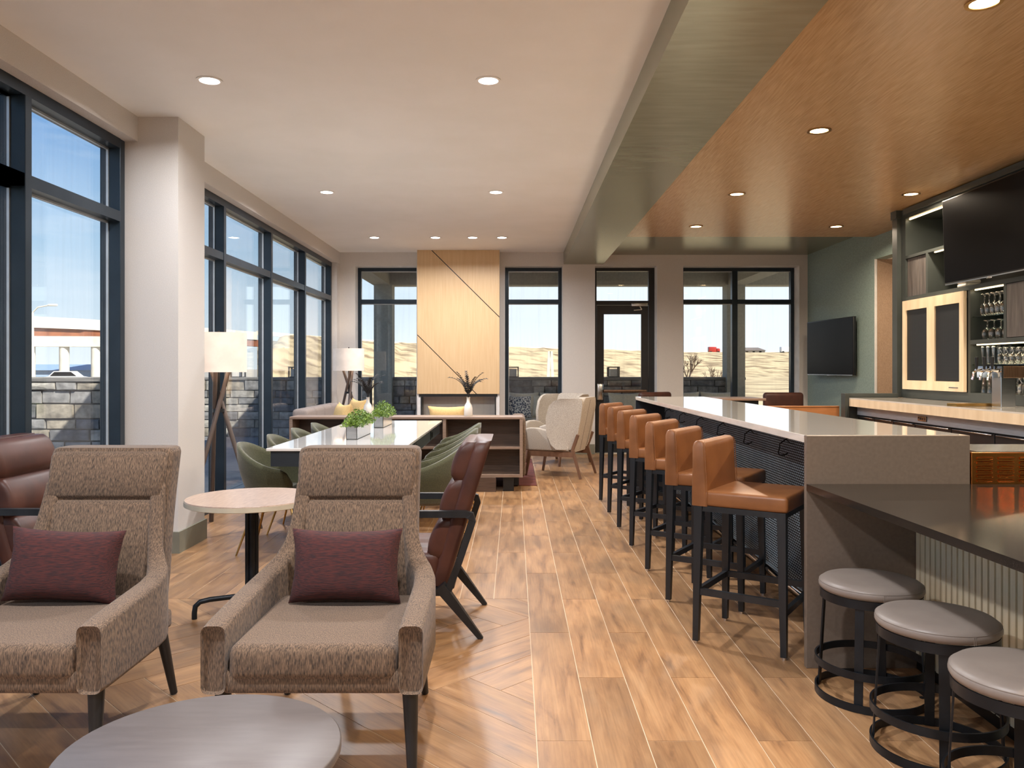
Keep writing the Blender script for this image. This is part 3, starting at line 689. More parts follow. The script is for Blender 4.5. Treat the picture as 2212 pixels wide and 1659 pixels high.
def bare_tree(x, y, z, h, label, seed):
    rnd = random.Random(seed); m = MB(); tr = MB()
    def br_(p, d, l, r, dep):
        e_ = p+d*l; (tr if dep == 0 else m).tube([p, e_], r, 5, r1=r*.6)
        if dep < 4:
            for _ in range(3 if dep < 3 else 4):
                nd = (d+Vector((rnd.uniform(-.8, .8), rnd.uniform(-.8, .8), rnd.uniform(-.1, .6)))).normalized(); br_(e_ if rnd.random() < .6 else p+d*l*.7, nd, l*.72, r*.6, dep+1)
    br_(Vector((0, 0, 0)), Vector((0, 0, 1)), h*.25, h*.022, 0)
    t = thing('bare_tree', label, 'tree', (x, y, z)); tr.build('trunk', M_twig, t); m.build('branches', M_twig, t)
bare_tree(10.75, 43, -.3, 2.7, 'small leafless tree on the slope left of the patio column in the rightmost window', 3)
bare_tree(8.6, 40, -.3, 3.6, 'leafless tree cut by the left edge of the rightmost window', 9)
fb = thing('far_building', 'long low building with hipped roof on the skyline in the rightmost window', 'building', (79, 272, 6.6))
MB().box(-4.6, 4.6, -4, 4, 0, .9).build('wall', pm('grey_siding', (170, 166, 160), rough=.8), fb)
MB().loft([[(-5, -4.4, .9), (5, -4.4, .9), (5, 4.4, .9), (-5, 4.4, .9)], [(-3.4, -.3, 2.0), (3.4, -.3, 2.0), (3.4, .3, 2.0), (-3.4, .3, 2.0)]], smooth=False).build('roof', pm('dark_shingle', (110, 100, 94), rough=.9), fb)
for i in range(4): MB().box(-4+2.2*i, -3.2+2.2*i, -4.05, -3.98, .2, .7).build('window', M_screen, fb)
for x_, lb, mt in ((66.5, 'red truck passing on the skyline road in the rightmost window', M_carr), (90.5, 'white truck at the skyline by the right edge of the rightmost window', M_carw)):
    t = thing('truck', lb, 'truck', (x_, 268, 6.5))
    MB().rbox(-1.8, .7, -1, 1, .5, 2.2, .1).build('box_body', mt, t); MB().rbox(.8, 1.9, -1, 1, .4, 1.7, .2).build('cab', mt, t)
    for wx in (-1.2, 1.3): MB().lathe([(0, -1.02), (.4, -1.02), (.4, 1.02), (0, 1.02)], 10, RM((wx, 0, .4), rx=PI/2)).build('wheel', M_black, t)
# timber fence posts leaning on the hill, middle window
for i, x_ in enumerate((1.74, 2.08)):
    t = MB().prism([(-.09, 0), (.09, 0), (.07, 2.6), (-.07, 2.6)], -.12, .12).build('timber_post', M_brconc, None, 'weathered timber post on the slope, %s of the two in the middle back window' % ('left' if i == 0 else 'right'), 'post', 'slope posts', loc=(x_, 42, -.3), rot=(0, (.04, -.05)[i], 0))

# ---- outdoor furniture
def outdoor_sofa(x, y, w, label, n, rz=0):
    t = thing('outdoor_sofa', label, 'sofa', (x, y, -.03), rz)
    MB().rbox(-w/2, w/2, -.4, .45, .14, .3, .02).build('base', M_black, t)
    for sx in (-1, 1): MB().rbox(sx*(w/2-.06)-.06, sx*(w/2-.06)+.06, -.4, .45, .14, .66, .02).build('arm', M_black, t)
    for sx in (-1, 1):
        for sy in (-.3, .35): MB().box(sx*(w/2-.1)-.03, sx*(w/2-.1)+.03, sy-.03, sy+.03, 0, .15).build('leg', M_black, t)
    cw = (w-.26)/n
    for i in range(n):
        a = -w/2+.13+cw*i
        MB().rbox(a+.005, a+cw-.005, -.42, .3, .3, .46, .04, 3).build('seat_cushion', M_cream, t)
        MB().pillow(cw-.02, .52, .2, RM((a+cw/2, .3, .69), rx=-.2)).build('back_cushion', M_cream, t)
    return t
outdoor_sofa(3.75, 15.9, 1.7, 'cream cushioned patio sofa outside the rightmost window', 2)
outdoor_sofa(5.35, 15.3, 1.5, 'cream cushioned patio sofa turned sideways beside the patio column', 2, -PI/2)
outdoor_sofa(2.15, 15.2, .95, 'single cream cushioned patio chair outside the door', 1)
outdoor_sofa(.5, 15.5, 1.5, 'cream cushioned patio sofa outside the middle back window', 2)
t = MB().pillow(.5, .42, .16, RM((0, 0, .21), rx=-.25)).build('patterned_pillow', M_bluepat, None, 'dark blue and white patterned pillow on the patio sofa', 'pillow', loc=(.08, 14.9, .46), rot=.1)
t = MB().pillow(.4, .42, .14, RM((0, 0, .22), rx=-.25)).build('white_pillow', M_cream, None, 'plain white pillow at the right end of the patio sofa', 'pillow', loc=(.55, 15.1, .46), rot=-.3)
so = thing('grey_patio_sofa', 'grey upholstered patio sofa seen through the fireplace glass', 'sofa', (-1.1, 14.6, -.03))
MB().rbox(-.7, .7, -.4, .4, .1, .42, .04).build('base', pm('slate_cloth', (98, 102, 106), rough=.95), so)
for sx in (-1, 0): MB().rbox(sx*.7+.01, sx*.7+.69, .1, .3, .4, 1.02, .05, 3).build('back_cushion', MATS['slate_cloth'], so)
MB().pillow(.42, .4, .15, RM((0, 0, .2), rx=-.2)).build('mustard_pillow', M_yellow, None, 'square mustard pillow behind the fireplace glass', 'pillow', loc=(-.78, 14.42, .52+.03), rot=0)

# ================================================================ LIGHTS IN THE CEILING
def downlight(x, y, z, warm, label, power):
    t = thing('recessed_downlight', label, 'downlight', (x, y, z), 0, 'warm downlights in the wood ceiling' if warm else 'white downlights in the plaster ceiling')
    MB().lathe([(.062, .001), (.082, .001), (.085, -.006), (.064, -.006)], 28, close=True).build('trim_ring', M_ceil if not warm else M_gold, t)
    MB().lathe([(0, .0), (.062, .0), (.062, -.003), (0, -.003)], 24).build('lens', M_lens_y if warm else M_lens_w, t)
    L = bpy.data.lights.new('downlight', 'AREA'); L.shape = 'DISK'; L.size = .12; L.energy = power*LW; L.color = (1, .82, .62) if warm else (.98, .975, 1); L.spread = math.radians(160)
    lo = bpy.data.objects.new('downlight_lamp', L); C.objects.link(lo); lo.parent = t; lo.location = (0, 0, -.012)
PWT, PYL = 40, 22
wl_ = [(-1.98, 5.24, 'white downlight nearest the left window pier'), (-.166, 5.24, 'white downlight over the middle of the lounge chairs'),
       (-1.986, 8.55, 'white downlight over the left side of the white table'), (-.19, 8.55, 'white downlight over the right side of the white table'),
       (-1.99, 11.5, 'leftmost white downlight in the far row'), (-1.12, 11.5, 'second white downlight from the left in the far row, before the maple panel'),
       (-.589, 11.5, 'third white downlight from the left in the far row'), (-.17, 11.5, 'rightmost white downlight in the far row')]
for x, y, l in wl_: downlight(x, y, ZC, False, l, PWT*(.34 if y > 11 else .55 if 'pier' in l else 1))
for x, y, l in ((-1.98, 1.9, 'white downlight just behind the camera, window side'), (-.17, 1.9, 'white downlight just behind the camera, aisle side'), (-1.98, -1.4, 'white downlight by the near wall, window side'), (-.17, -1.4, 'white downlight by the near wall, aisle side')): downlight(x, y, ZC, False, l, PWT)
for x, y, l in ((2.23, 3.82, 'nearest warm downlight at the top right corner'), (2.225, 5.87, 'second warm downlight over the bar'), (2.216, 8.0, 'third warm downlight over the bar'),
                (2.22, 9.82, 'farthest warm downlight on the bar side'), (3.945, 8.0, 'warm downlight nearest the cabinet end post'), (3.93, 9.82, 'farthest warm downlight near the wall television')):
    downlight(x, y, 3.11, True, l, PYL)
for x, y, l in ((3.94, 5.87, 'warm downlight over the beer tower end of the back counter'), (3.94, 3.82, 'warm downlight over the near end of the back counter'), (2.22, 1.9, 'warm downlight beyond the low counter, bar side'), (3.94, 1.9, 'warm downlight beyond the low counter, cabinet side'), (2.22, -1, 'warm downlight by the near wall')): downlight(x, y, 3.11, True, l, PYL)
downlight(5.5, 9.8, 2.81, True, 'added unseen lamp brightening the hall beyond the sage wall opening', 6)  # unseen lamp added only to brighten the dark hall

# ================================================================ MAIN BAR
bar = thing('bar_counter', 'long bar with light stone waterfall top and woven metal front', 'bar counter', (1.34, 3.69, 0))
def L(x, y, z=0): return (x-1.34, y-3.69, z)
def lbox(m, x0, x1, y0, y1, z0, z1): return m.box(x0-1.34, x1-1.34, y0-3.69, y1-3.69, z0, z1)
MB().rbox(0, .75, .03, 5.19, 1.031, 1.067, .002, 1, smooth=False).build('top_slab', M_quartz, bar)
MB().rbox(0, .75, 0, .03, 0, 1.067, .002, 1, smooth=False).build('end_panel', M_quartz2, bar, label='taupe stone waterfall end panel')
MB().box(0, .75, 5.16, 5.19, 0, 1.043).build('end_panel', M_navy, bar)
MB().box(.34, .72, .03, 5.16, .1, 1.043).build('body', M_navy, bar)
MB().box(.40, .70, .03, 5.16, 0, .1).build('toe_kick', M_black, bar)
# woven metal front
m = MB(); X = .32
m.box(.325, .34, .03, 5.16, .1, 1.04)
m.build('weave_backing', M_weaveback, bar)
m = MB(); cy, cz = .030, .0152; ny = int(5.13/cy); nz_ = int(.93/cz)
for j in range(nz_):
    for i in range(ny+1):
        yc = .03+cy*(i+(.5 if j % 2 else 0)); zc = .105+cz*(j+.5)
        y0_, y1_ = max(yc-.0125, .03), min(yc+.0125, 5.16)
        if y1_-y0_ < .01: continue
        m.add([(X+.004, y0_, zc), (X-.003, yc, zc-.0058), (X+.004, y1_, zc), (X-.003, yc, zc+.0058)], [(0, 1, 3), (1, 2, 3)])
o = m.build('woven_metal_mesh', M_weave, bar, sharp=False); o['kind'] = 'stuff'
m = MB().tube([(.2, .3, .17), (.2, 5.0, .17)], .025, 10)
for yy in (.5, 1.7, 2.9, 4.1, 4.9): m.tube([(.2, yy, .17), (.32, yy, .12)], .012, 6).tube([(.2, yy, .17), (.2, yy, 0)], .012, 6)
m.build('foot_rail', M_chrome, bar)
for i in range(7):
    yy = .36+.72*i
    MB().tube([(.32, yy, .98), (.27, yy, .955), (.235, yy, .93), (.232, yy, .90), (.225, yy, .875), (.235, yy, .862), (.262, yy, .862), (.285, yy, .875)], .004, 6).tube([(.27, yy, .955), (.30, yy, .93), (.32, yy, .93)], .003, 5).build('bag_hook', M_black, bar)

# low dark counter at the near end, slatted base
lc = thing('low_counter', 'lower dark speckled stone counter with pale slatted base at the near end of the bar', 'counter', (1.34, 3.69, 0))
MB().prism([(0, -.002), (0.05, -1.51), (2.2, -1.51), (2.2, -.002)], .815, .845, 'z').build('stone_top', M_dark, lc)
MB().box(.52, .60, -1.49, -.002, .03, .815).build('slat_backing', M_walnut, lc, label='dark gap board behind the slats')
MB().box(.505, .6, -1.49, -.002, 0, .05).build('plinth', M_black, lc)
sl = MB().box(.5, .52, -.0152, .0152, .05, .815); sm_ = sl.mesh('slat', M_slat)
for i in range(34):
    o = bpy.data.objects.new('slat', sm_); C.objects.link(o); o.parent = lc; o.location = (0, -.02-.0437*i, 0)
# copper louvred cabinet
cc = thing('copper_cabinet', 'polished copper box with rows of pressed louvres behind the low counter', 'cabinet', (2.13, 3.69, 0))
MB().rbox(-.035, 1.4, .0, .4, .84, .99, .004, 2, smooth=False).build('casing', M_copper, cc)
MB().box(-.035, 1.4, .01, .4, .0, .84).build('base', M_bronze, cc)
MB().box(.0, 1.36, .02, .38, .99, .992).build('top_inset', M_steel, cc)
for r_ in range(6):
    z = .975-.0205*r_-.012
    for c0 in range(5):
        xa = .0+.098*c0
        MB().tube([(xa-.01, -.001, z), (xa+.062, -.001, z)], .0065, 6).lathe([(.0025, -.006), (.0065, -.006), (.0065, .0), (.0025, .0)], 10, RM((xa-.014, -.001, z), rx=PI/2), close=True).lathe([(.0025, -.006), (.0065, -.006), (.0065, .0), (.0025, .0)], 10, RM((xa+.067, -.001, z), rx=PI/2), close=True).build('louvre', M_copper, cc)

# ================================================================ BACK BAR
bc = thing('back_counter', 'back bar counter with pale stone top, ash fascia and black under-counter fridges', 'counter', (3.64, 8.76, 0))
MB().box(0, 1.08, -5.9, 0, 1.048, 1.06).build('stone_top', M_quartz, bc)
MB().box(0, .03, -5.9, 0, .968, 1.048).build('fascia', M_ash, bc)
MB().box(.12, 1.08, -5.9, -.01, .0, 1.047).build('carcass', M_black, bc)
ws = (.42, .42, .42, .62, .62, .62, .62, .62, .62)
yy = -.02
MB().box(.09, .12, -5.9, -.01, .875, .958).build('steel_grille', M_grille, bc)
for i, w_ in enumerate(ws):
    d0 = MB().rbox(.085, .12, yy-w_+.006, yy-.006, .1, .865, .004, 1, smooth=False).build('fridge_door', M_black, bc)
    MB().rbox(.07, .086, yy-w_+.03, yy-.03, .852, .862, .003, 1).build('handle', M_steel, d0)
    yy -= w_
MB().box(.13, 1.0, -5.9, -.02, 0, .09).build('plinth', M_black, bc)
def text(body, size, loc, rot, mat, parent, name, ext=.001):
    cu = bpy.data.curves.new(name, 'FONT'); cu.body = body; cu.size = size; cu.extrude = ext; cu.align_x = 'CENTER'; cu.align_y = 'CENTER'
    tmp = bpy.data.objects.new(name+'_curve', cu); C.objects.link(tmp); cu.materials.append(mat)
    me = bpy.data.meshes.new_from_object(tmp.evaluated_get(bpy.context.evaluated_depsgraph_get())); bpy.data.objects.remove(tmp)
    o = bpy.data.objects.new(name, me); C.objects.link(o); o.location = loc; o.rotation_euler = rot; o.parent = parent; return o
for by_, first in ((-1.36, True), (-3.2, False)):
    MB().rbox(.084, .09, by_-.13, by_+.03, .893, .941, .003, 1).build('badge_plate', M_text, bc)
    MB().box(.0825, .0842, by_-.126, by_+.026, .897, .937).build('badge_face', M_steel, bc)
    text('PERLICK', .038, (.0815, by_-.05, .917), (PI/2, 0, -PI/2), M_text, bc, 'badge_lettering')
ep = MB().box(0, .6, 0, .06, 0, 1.105).box(0, .043, -.05, .0, 0, 1.105).build('counter_end_panel', M_cab, None, 'dark slate end panel standing at the far end of the back counter', 'panel', loc=(3.595, 8.79, 0))
op = thing('half_wall', 'low amber wood half wall beyond the bar, left of the back counter', 'partition', (3.18, 8.93, 0))
MB().box(-.85, .42, -.02, .02, .12, .958).build('panel', M_orange, op); MB().box(-.85, .42, -.018, .018, 0, .12).build('plinth', M_black, op)
MB().rbox(-.85, .42, -.026, .026, .95, .962, .003, 1).build('cap', M_orange, op)

# tall cabinet
XF = 4.25
cb = thing('bar_cabinet', 'tall slate grey back bar cabinet with open shelves and lit niches', 'cabinet', (XF, 8.8, 1.06))
Z0 = 1.06
def cbox(m, y0, y1, z0, z1, x0=0, x1=.478): return m.box(x0, x1, y0-8.8, y1-8.8, z0-Z0, z1-Z0)
YE = 3.2
cbox(MB(), YE, 8.8, 1.06, 3.1, .45, .478).build('back_panel', M_cabin, cb)
cbox(MB(), 8.84, 8.95, 1.06, 3.1, -.045, .478).build('end_post', M_cab, cb); cbox(MB(), 8.83, 8.96, 3.02, 3.11, -.06, .478).build('post_cap', M_cab, cb)
cbox(MB(), 8.74, 8.84, 1.06, 3.1, 0, .45).build('stile', M_cab, cb)
cbox(MB(), YE, 8.74, 3.0, 3.1, 0, .45).build('cornice', M_cab, cb); cbox(MB(), YE, 8.74, 3.04, 3.10, -.03, 0).build('cornice_moulding', M_cab, cb)
cbox(MB(), YE, 8.74, 2.11, 2.15, -.005, .45).build('rail', M_cab, cb)
cbox(MB(), YE, 7.50, 1.60, 1.64, -.005, .45).build('rail', M_cab, cb)
cbox(MB(), YE, 8.74, 1.062, 1.15, .0, .45).build('bottom_rail', M_cab, cb)
cbox(MB(), 6.2, 8.74, 2.565, 2.595, 0, .45).build('shelf', M_cab, cb)
cbox(MB(), 8.27, 8.31, 2.15, 2.565, 0, .45).build('divider', M_cab, cb)
cbox(MB(), 7.50, 7.54, 1.15, 2.11, 0, .45).build('divider', M_cab, cb)
cbox(MB(), 6.95, 6.99, 1.64, 2.11, 0, .45).build('divider', M_cab, cb)
cbox(MB(), YE, YE+.04, 1.06, 3.1, 0, .45).build('stile', M_cab, cb)
cbox(MB(), 8.53, 8.735, 2.155, 2.56, .02, .04).build('wood_door', M_greyoak, cb); cbox(MB(), 8.315, 8.525, 2.155, 2.56, .02, .04).build('wood_door', M_greyoak, cb)
cbox(MB(), 5.9, 6.945, 1.645, 2.105, .0, .02).build('wood_door', M_greyoak, cb); cbox(MB(), 4.85, 5.895, 1.645, 2.105, .0, .02).build('wood_door', M_greyoak, cb)
cbox(MB(), 3.25, 4.845, 1.645, 2.105, .0, .02).build('wood_door', M_greyoak, cb)
# ash mesh doors
for a, b in ((8.15, 8.74), (7.55, 8.15)):
    d0 = cbox(cbox(cbox(cbox(MB(), a, a+.075, 1.155, 2.105, -.035, -.005), b-.075, b, 1.155, 2.105, -.035, -.005), a+.075, b-.075, 2.0, 2.105, -.035, -.005), a+.075, b-.075, 1.155, 1.25, -.035, -.005).build('ash_door', M_ash, cb)
    cbox(MB(), a+.075, b-.075, 1.25, 2.0, -.02, -.012).build('perforated_screen', M_mesh, d0)
cbox(MB(), 7.64, 7.8, 1.187, 1.197, -.04, -.035).build('door_label', M_steel, cb)
cbox(MB(), 7.0, 7.5, 1.85, 1.858, .02, .44).build('glass_shelf', G_shelf, cb)
cbox(MB(), YE, 7.5, 1.406, 1.414, .02, .44).build('glass_shelf', G_shelf, cb)
for (a, b, z) in ((7.75, 8.72, 2.985), (7.0, 8.2, 2.555), (7.02, 7.48, 2.10), (3.3, 7.45, 1.59)):
    cbox(MB(), a, b, z, z+.012, .03, .045).build('led_strip', M_led, cb)
    LL = bpy.data.lights.new('led', 'AREA'); LL.shape = 'RECTANGLE'; LL.size = .02; LL.size_y = b-a; LL.energy = .5*(b-a)*LW; LL.color = (1, .85, .6)
    lo = bpy.data.objects.new('led_lamp', LL); C.objects.link(lo); lo.parent = cb; lo.location = (.037, (a+b)/2-8.8, z-Z0-.002)
# napkin holders / decor on shelves
def ribbed(x, y, z, w, h, label, mat=M_ceramic, egg=False):
    t = thing('ribbed_vessel' if egg else 'ribbed_box', label, 'decor', (x, y, z))
    m = MB()
    if egg:
        pf = [(.02, 0)]+[(w/2*math.sin(PI*(.12+.86*k/10))**.6, h*k/10) for k in range(11)]+[(.0, h*1.0)]
        m.lathe(pf, 20, RM((0, 0, 0)))
        m.build('body', mat, t); d = MB()
        for k in range(2, 9):
            for i in range(12):
                rr_ = w/2*math.sin(PI*(.12+.86*k/10))**.6; a = 2*PI*(i+.5*(k % 2))/12
                d.lathe([(0, -.006), (.009, 0), (0, .006)], 6, RM((rr_*math.cos(a), rr_*math.sin(a), h*k/10)))
        d.build('knobs', mat, t)
    else:
        nrow = max(3, int(h/.03))
        m.box(-w/2+.008, w/2-.008, -w/2+.008, w/2-.008, 0, h); m.build('body', mat, t); d = MB()
        for k in range(nrow): d.rbox(-w/2, w/2, -w/2, w/2, h*k/nrow+.002, h*(k+1)/nrow-.002, .01, 2)
        d.build('ribs', mat, t)
ribbed(4.36, 7.98, 2.595, .14, .12, 'white ribbed ceramic block on the top shelf left of the vessel')
ribbed(4.46, 7.87, 2.595, .12, .19, 'taller white ribbed ceramic block behind the vessel')
ribbed(4.30, 7.78, 2.595, .15, .26, 'pale green studded egg shaped vessel on the top shelf', pm('celadon_glaze', (190, 186, 150), rough=.3), True)
ribbed(4.34, 7.68, 2.15, .15, .2, 'white ribbed ceramic block below the vessel beside the big television')

# glassware
def gl_mesh(prof, n=12): return MB().lathe(prof, n).mesh('glass', G_cup)
WG = gl_mesh([(.030, 0), (.037, .03), (.040, .07), (.03, .105), (.006, .12), (.005, .19), (.034, .2), (.034, .203)])        # stemmed, upside down
RG = gl_mesh([(.036, 0), (.048, .035), (.05, .07), (.032, .10), (.006, .11), (.005, .165), (.036, .174), (.036, .177)])
PG = gl_mesh([(.028, 0), (.026, .02), (.03, .08), (.036, .15), (.033, .17)])
TG = gl_mesh([(.036, 0), (.042, .05), (.04, .08), (.012, .1), (.034, .14), (.034, .145)])
PT = gl_mesh([(.044, 0), (.044, .004), (.033, .155), (.0, .156)])
ORD = ['leftmost', 'second from the left', 'third from the left', 'fourth from the left', 'fifth from the left', 'sixth from the left']
def glasses(me, name, x0, dx, y0, dy, n, z, what, where, group):
    for r in (0, 1):
        for i in range(n):
            o = bpy.data.objects.new(name, me); C.objects.link(o); o.location = (x0+dx*r, y0-dy*i, z)
            tag(o, '%s, %s, %s row, %s' % (what, ORD[i].replace('the ', ''), ('front', 'rear')[r], where), 'glass', group)
glasses(WG, 'wine_glass', 4.34, .1, 7.43, .078, 6, 1.859, 'upturned wine glass', 'on the top glass shelf', 'wine glasses on the top glass shelf')
glasses(RG, 'wine_glass', 4.34, .12, 7.38, .105, 4, 1.641, 'upturned wide wine glass', 'below the top glass shelf', 'wide wine glasses above the middle rail')
glasses(PG, 'pilsner_glass', 4.34, .1, 7.42, .085, 3, 1.415, 'slim pilsner glass', 'of the lower glass shelf', 'pilsner glasses on the lower glass shelf')
glasses(TG, 'goblet', 4.34, .1, 7.15, .088, 5, 1.415, 'upturned goblet', 'right of the pilsner glasses', 'goblets on the lower glass shelf')
glasses(PT, 'pint_glass', 4.33, .1, 7.38, .095, 3, 1.151, 'upturned pint glass', 'on the bottom shelf', 'pint glasses left of the beer tower')
glasses(TG, 'tumbler', 4.33, .1, 6.95, .1, 2, 1.151, 'upturned short glass', 'right of the beer tower', 'tumblers right of the beer tower')

# beer tower
bt2 = thing('beer_tower', 'steel T shaped beer tower with three black tap handles', 'beer tower', (3.95, 6.53, 1.06))
MB().rbox(0, .12, 0, .13, 0, .245, .004, 1, smooth=False).build('column', M_steel, bt2)
MB().rbox(.0, .19, -.03, .32, .24, .335, .004, 1, smooth=False).build('head_box', M_bronze, bt2)
MB().box(-.012, .0, -.03, .32, .24, .335).build('faceplate', M_chrome, bt2)
for i in range(3):
    y_ = .02+.11*i
    f = MB().lathe([(.0, 0), (.017, .005), (.012, .03), (.012, .06)], 12, RM((-.012, y_, .3), ry=-PI/2)).tube([(-.055, y_, .30), (-.085, y_, .28), (-.095, y_, .22)], .011, 10).build('faucet', M_chrome, bt2)
    MB().lathe([(.008, 0), (.011, .02), (.016, .1), (.0, .102)], 10, RM((-.06, y_, .31))).build('tap_handle', M_black, f)
MB().prism([(-.30, .0), (.02, .0), (.06, -.06), (.02, -.13), (-.30, -.13), (-.34, -.06)], .0, .022, 'z', RM((3.98, 6.83, 1.061))).build('drip_tray', M_gold, None, 'brass drip tray on the back counter in front of the beer tower', 'tray')
# televisions
def tv(name, p0, p1, z0, z1, tilt, label):
    """p0,p1 = far and near ends (x,y)"""
    a, b = Vector((*p0, 0)), Vector((*p1, 0)); w = (b-a).length; c = (a+b)/2; ang = math.atan2(b.y-a.y, b.x-a.x)
    t = thing(name, label, 'television', (c.x, c.y, z0), ang); h = z1-z0
    Mt = RM((0, 0, h/2), rx=tilt)
    MB().rbox(-w/2, w/2, -.0, .04, -h/2, h/2, .006, 2, M=Mt).build('casing', M_black, t)
    MB().box(-w/2+.012, w/2-.012, -.003, .001, -h/2+.018, h/2-.012, M=Mt).build('screen', M_screen, t)
    MB().box(-w/2+.02, w/2-.02, -.005, .001, -h/2-.004, -h/2+.006, M=Mt).build('lower_trim', M_steel, t)
    MB().rbox(-.04, .04, -.006, 0, -h/2-.014, -h/2+.002, .003, 1, M=Mt).build('badge', M_steel, t)
    MB().box(-.3, .3, .04, .11, -.2, .2, M=Mt).build('wall_bracket', M_black, t); return t
tv('wall_television', (4.55, 12.5), (4.645, 11.02), 1.285, 2.095, 0, 'flat television on the sage green wall')
tv('bar_television', (4.10, 7.69), (4.10, 6.24), 2.17, 2.975, .03, 'large flat television mounted on the slate bar cabinet')

# ================================================================ LOUNGE SEATING
def mirror(pts, s): return [(p[0]*s, p[1], p[2]) for p in pts]
def rrect(x0, x1, z0, z1, r, y, n=3):
    pts = []
    for cx, cz, a0 in ((x1-r, z1-r, 0), (x0+r, z1-r, 90), (x0+r, z0+r, 180), (x1-r, z0+r, 270)):
        for k in range(n+1):
            a = math.radians(a0+90*k/n); pts.append((cx+r*math.cos(a), y, cz+r*math.sin(a)))
    return pts
def tweed_chair(label, loc, rz):
    t = thing('tweed_lounge_chair', label, 'armchair', loc, rz, 'high backed tweed lounge chairs')
    m = MB()
    for s in (-1, 1):
        secs = [(-.365, .292, .362, .305, .50), (-.38, .285, .366, .300, .525), (-.3, .283, .367, .296, .535), (-.1, .281, .367, .296, .548), (.06, .279, .365, .296, .558), (.15, .272, .355, .296, .570), (.21, .25, .335, .297, .592),
                (.25, .232, .305, .298, .625), (.285, .218, .28, .30, .675), (.315, .205, .265, .31, .74), (.345, .198, .257, .33, .82), (.375, .193, .253, .35, .90)]
        rings = []
        for y, xi, xo, z0, z1 in secs:
            r = rrect(xi, xo, z0, z1, .022, y, 3); r = [(p[0]*s, p[1], p[2]) for p in r]
            if s < 0: r = r[::-1]
            rings.append(r)
        m.loft(rings)
    # base skirt
    m.rbox(-.30, .30, -.375, .34, .296, .375, .018, 2)
    m.build('upholstered_body', M_tweed, t)
    # leaning back: loft of sections up the height
    def back(zs, x_half, th, yoff, name, rr=.035, bulge=0):
        rings = []
        for z, hx in zs:
            y = .245+(z-.38)*.24+yoff; f = 1
            pts = []
            for cx, cy_, a0 in ((hx-rr, th-rr, 0), (-hx+rr, th-rr, 90), (-hx+rr, rr, 180), (hx-rr, rr, 270)):
                for k in range(5):
                    a = math.radians(a0+90*k/4); pts.append((cx+rr*math.cos(a), y+cy_+rr*math.sin(a), z))
            rings.append(pts)
        return rings
    mb_ = MB(); zs = [(.31, .262), (.5, .264), (.62, .260), (.72, .257), (.85, .257), (.97, .2595), (1.01, .260), (1.028, .253), (1.034, .24)]
    mb_.loft(back(zs, 0, .135, .015, 'b')); mb_.build('backrest', M_tweed, t)
    def pad(z0, z1, name, hx=.222):
        mb2 = MB(); n = 6; zs2 = [(z0, hx-.02), (z0+.008, hx-.006), (z0+.02, hx), (z1-.02, hx), (z1-.008, hx-.006), (z1, hx-.02)]
        rings = []
        for i, (z, h_) in enumerate(zs2):
            y = .245+(z-.38)*.24-.005+(.024 if i in (0, 5) else (.01 if i in (1, 4) else 0)); rr = .02; pts = []
            for cx, cy_, a0 in ((h_-rr, .07-rr, 0), (-h_+rr, .07-rr, 90), (-h_+rr, rr, 180), (h_-rr, rr, 270)):
                for k in range(4):
                    a = math.radians(a0+90*k/3); pts.append((cx+rr*math.cos(a), y+cy_+rr*math.sin(a), z))
            rings.append(pts)
        mb2.loft(rings).build(name, M_tweed, t)
    pad(.824, 1.022, 'upper_back_pad', .246); pad(.40, .822, 'lower_back_pad', .24)
    MB().rbox(-.279, .279, -.385, .24, .338, .462, .035, 4).build('seat_cushion', M_tweed, t)
    for sx in (-1, 1):
        MB().tube([(sx*.315, -.31, .30), (sx*.325, -.335, 0.006)], .028, 12, r1=.016).build('leg', M_stoolwood, t)
        MB().tube([(sx*.27, .28, .32), (sx*.29, .37, 0.006)], .025, 12, r1=.015).build('leg', M_stoolwood, t)
        MB().lathe([(.014, 0), (.014, .007)], 10, RM((sx*.325, -.335, 0))).build('glide', M_chrome, t)
    return t
c2 = tweed_chair('brown tweed high-backed lounge chair in the centre, before the white table', (-.665, 3.03, 0), 0)
c1 = copy_tree(c2, (-1.725, 3.03, 0), 0, 'brown tweed high-backed lounge chair at the left edge, beside the window pier')
c1['group'] = 'high backed tweed lounge chairs'
def lumbar(label, loc, rz, ry=0):
    t = MB().pillow(.435, .285, .15, RM((0, 0, 0), rx=-.22, ry=ry), n=18).build('lumbar_pillow', M_burg, None, label, 'pillow', 'burgundy lumbar pillows', loc=loc, rot=rz)
lumbar('burgundy lumbar pillow on the centre tweed chair', (-.655, 3.145, .605), 0)
lumbar('burgundy lumbar pillow leaning on the left tweed chair', (-1.755, 3.145, .605), .06, .05)

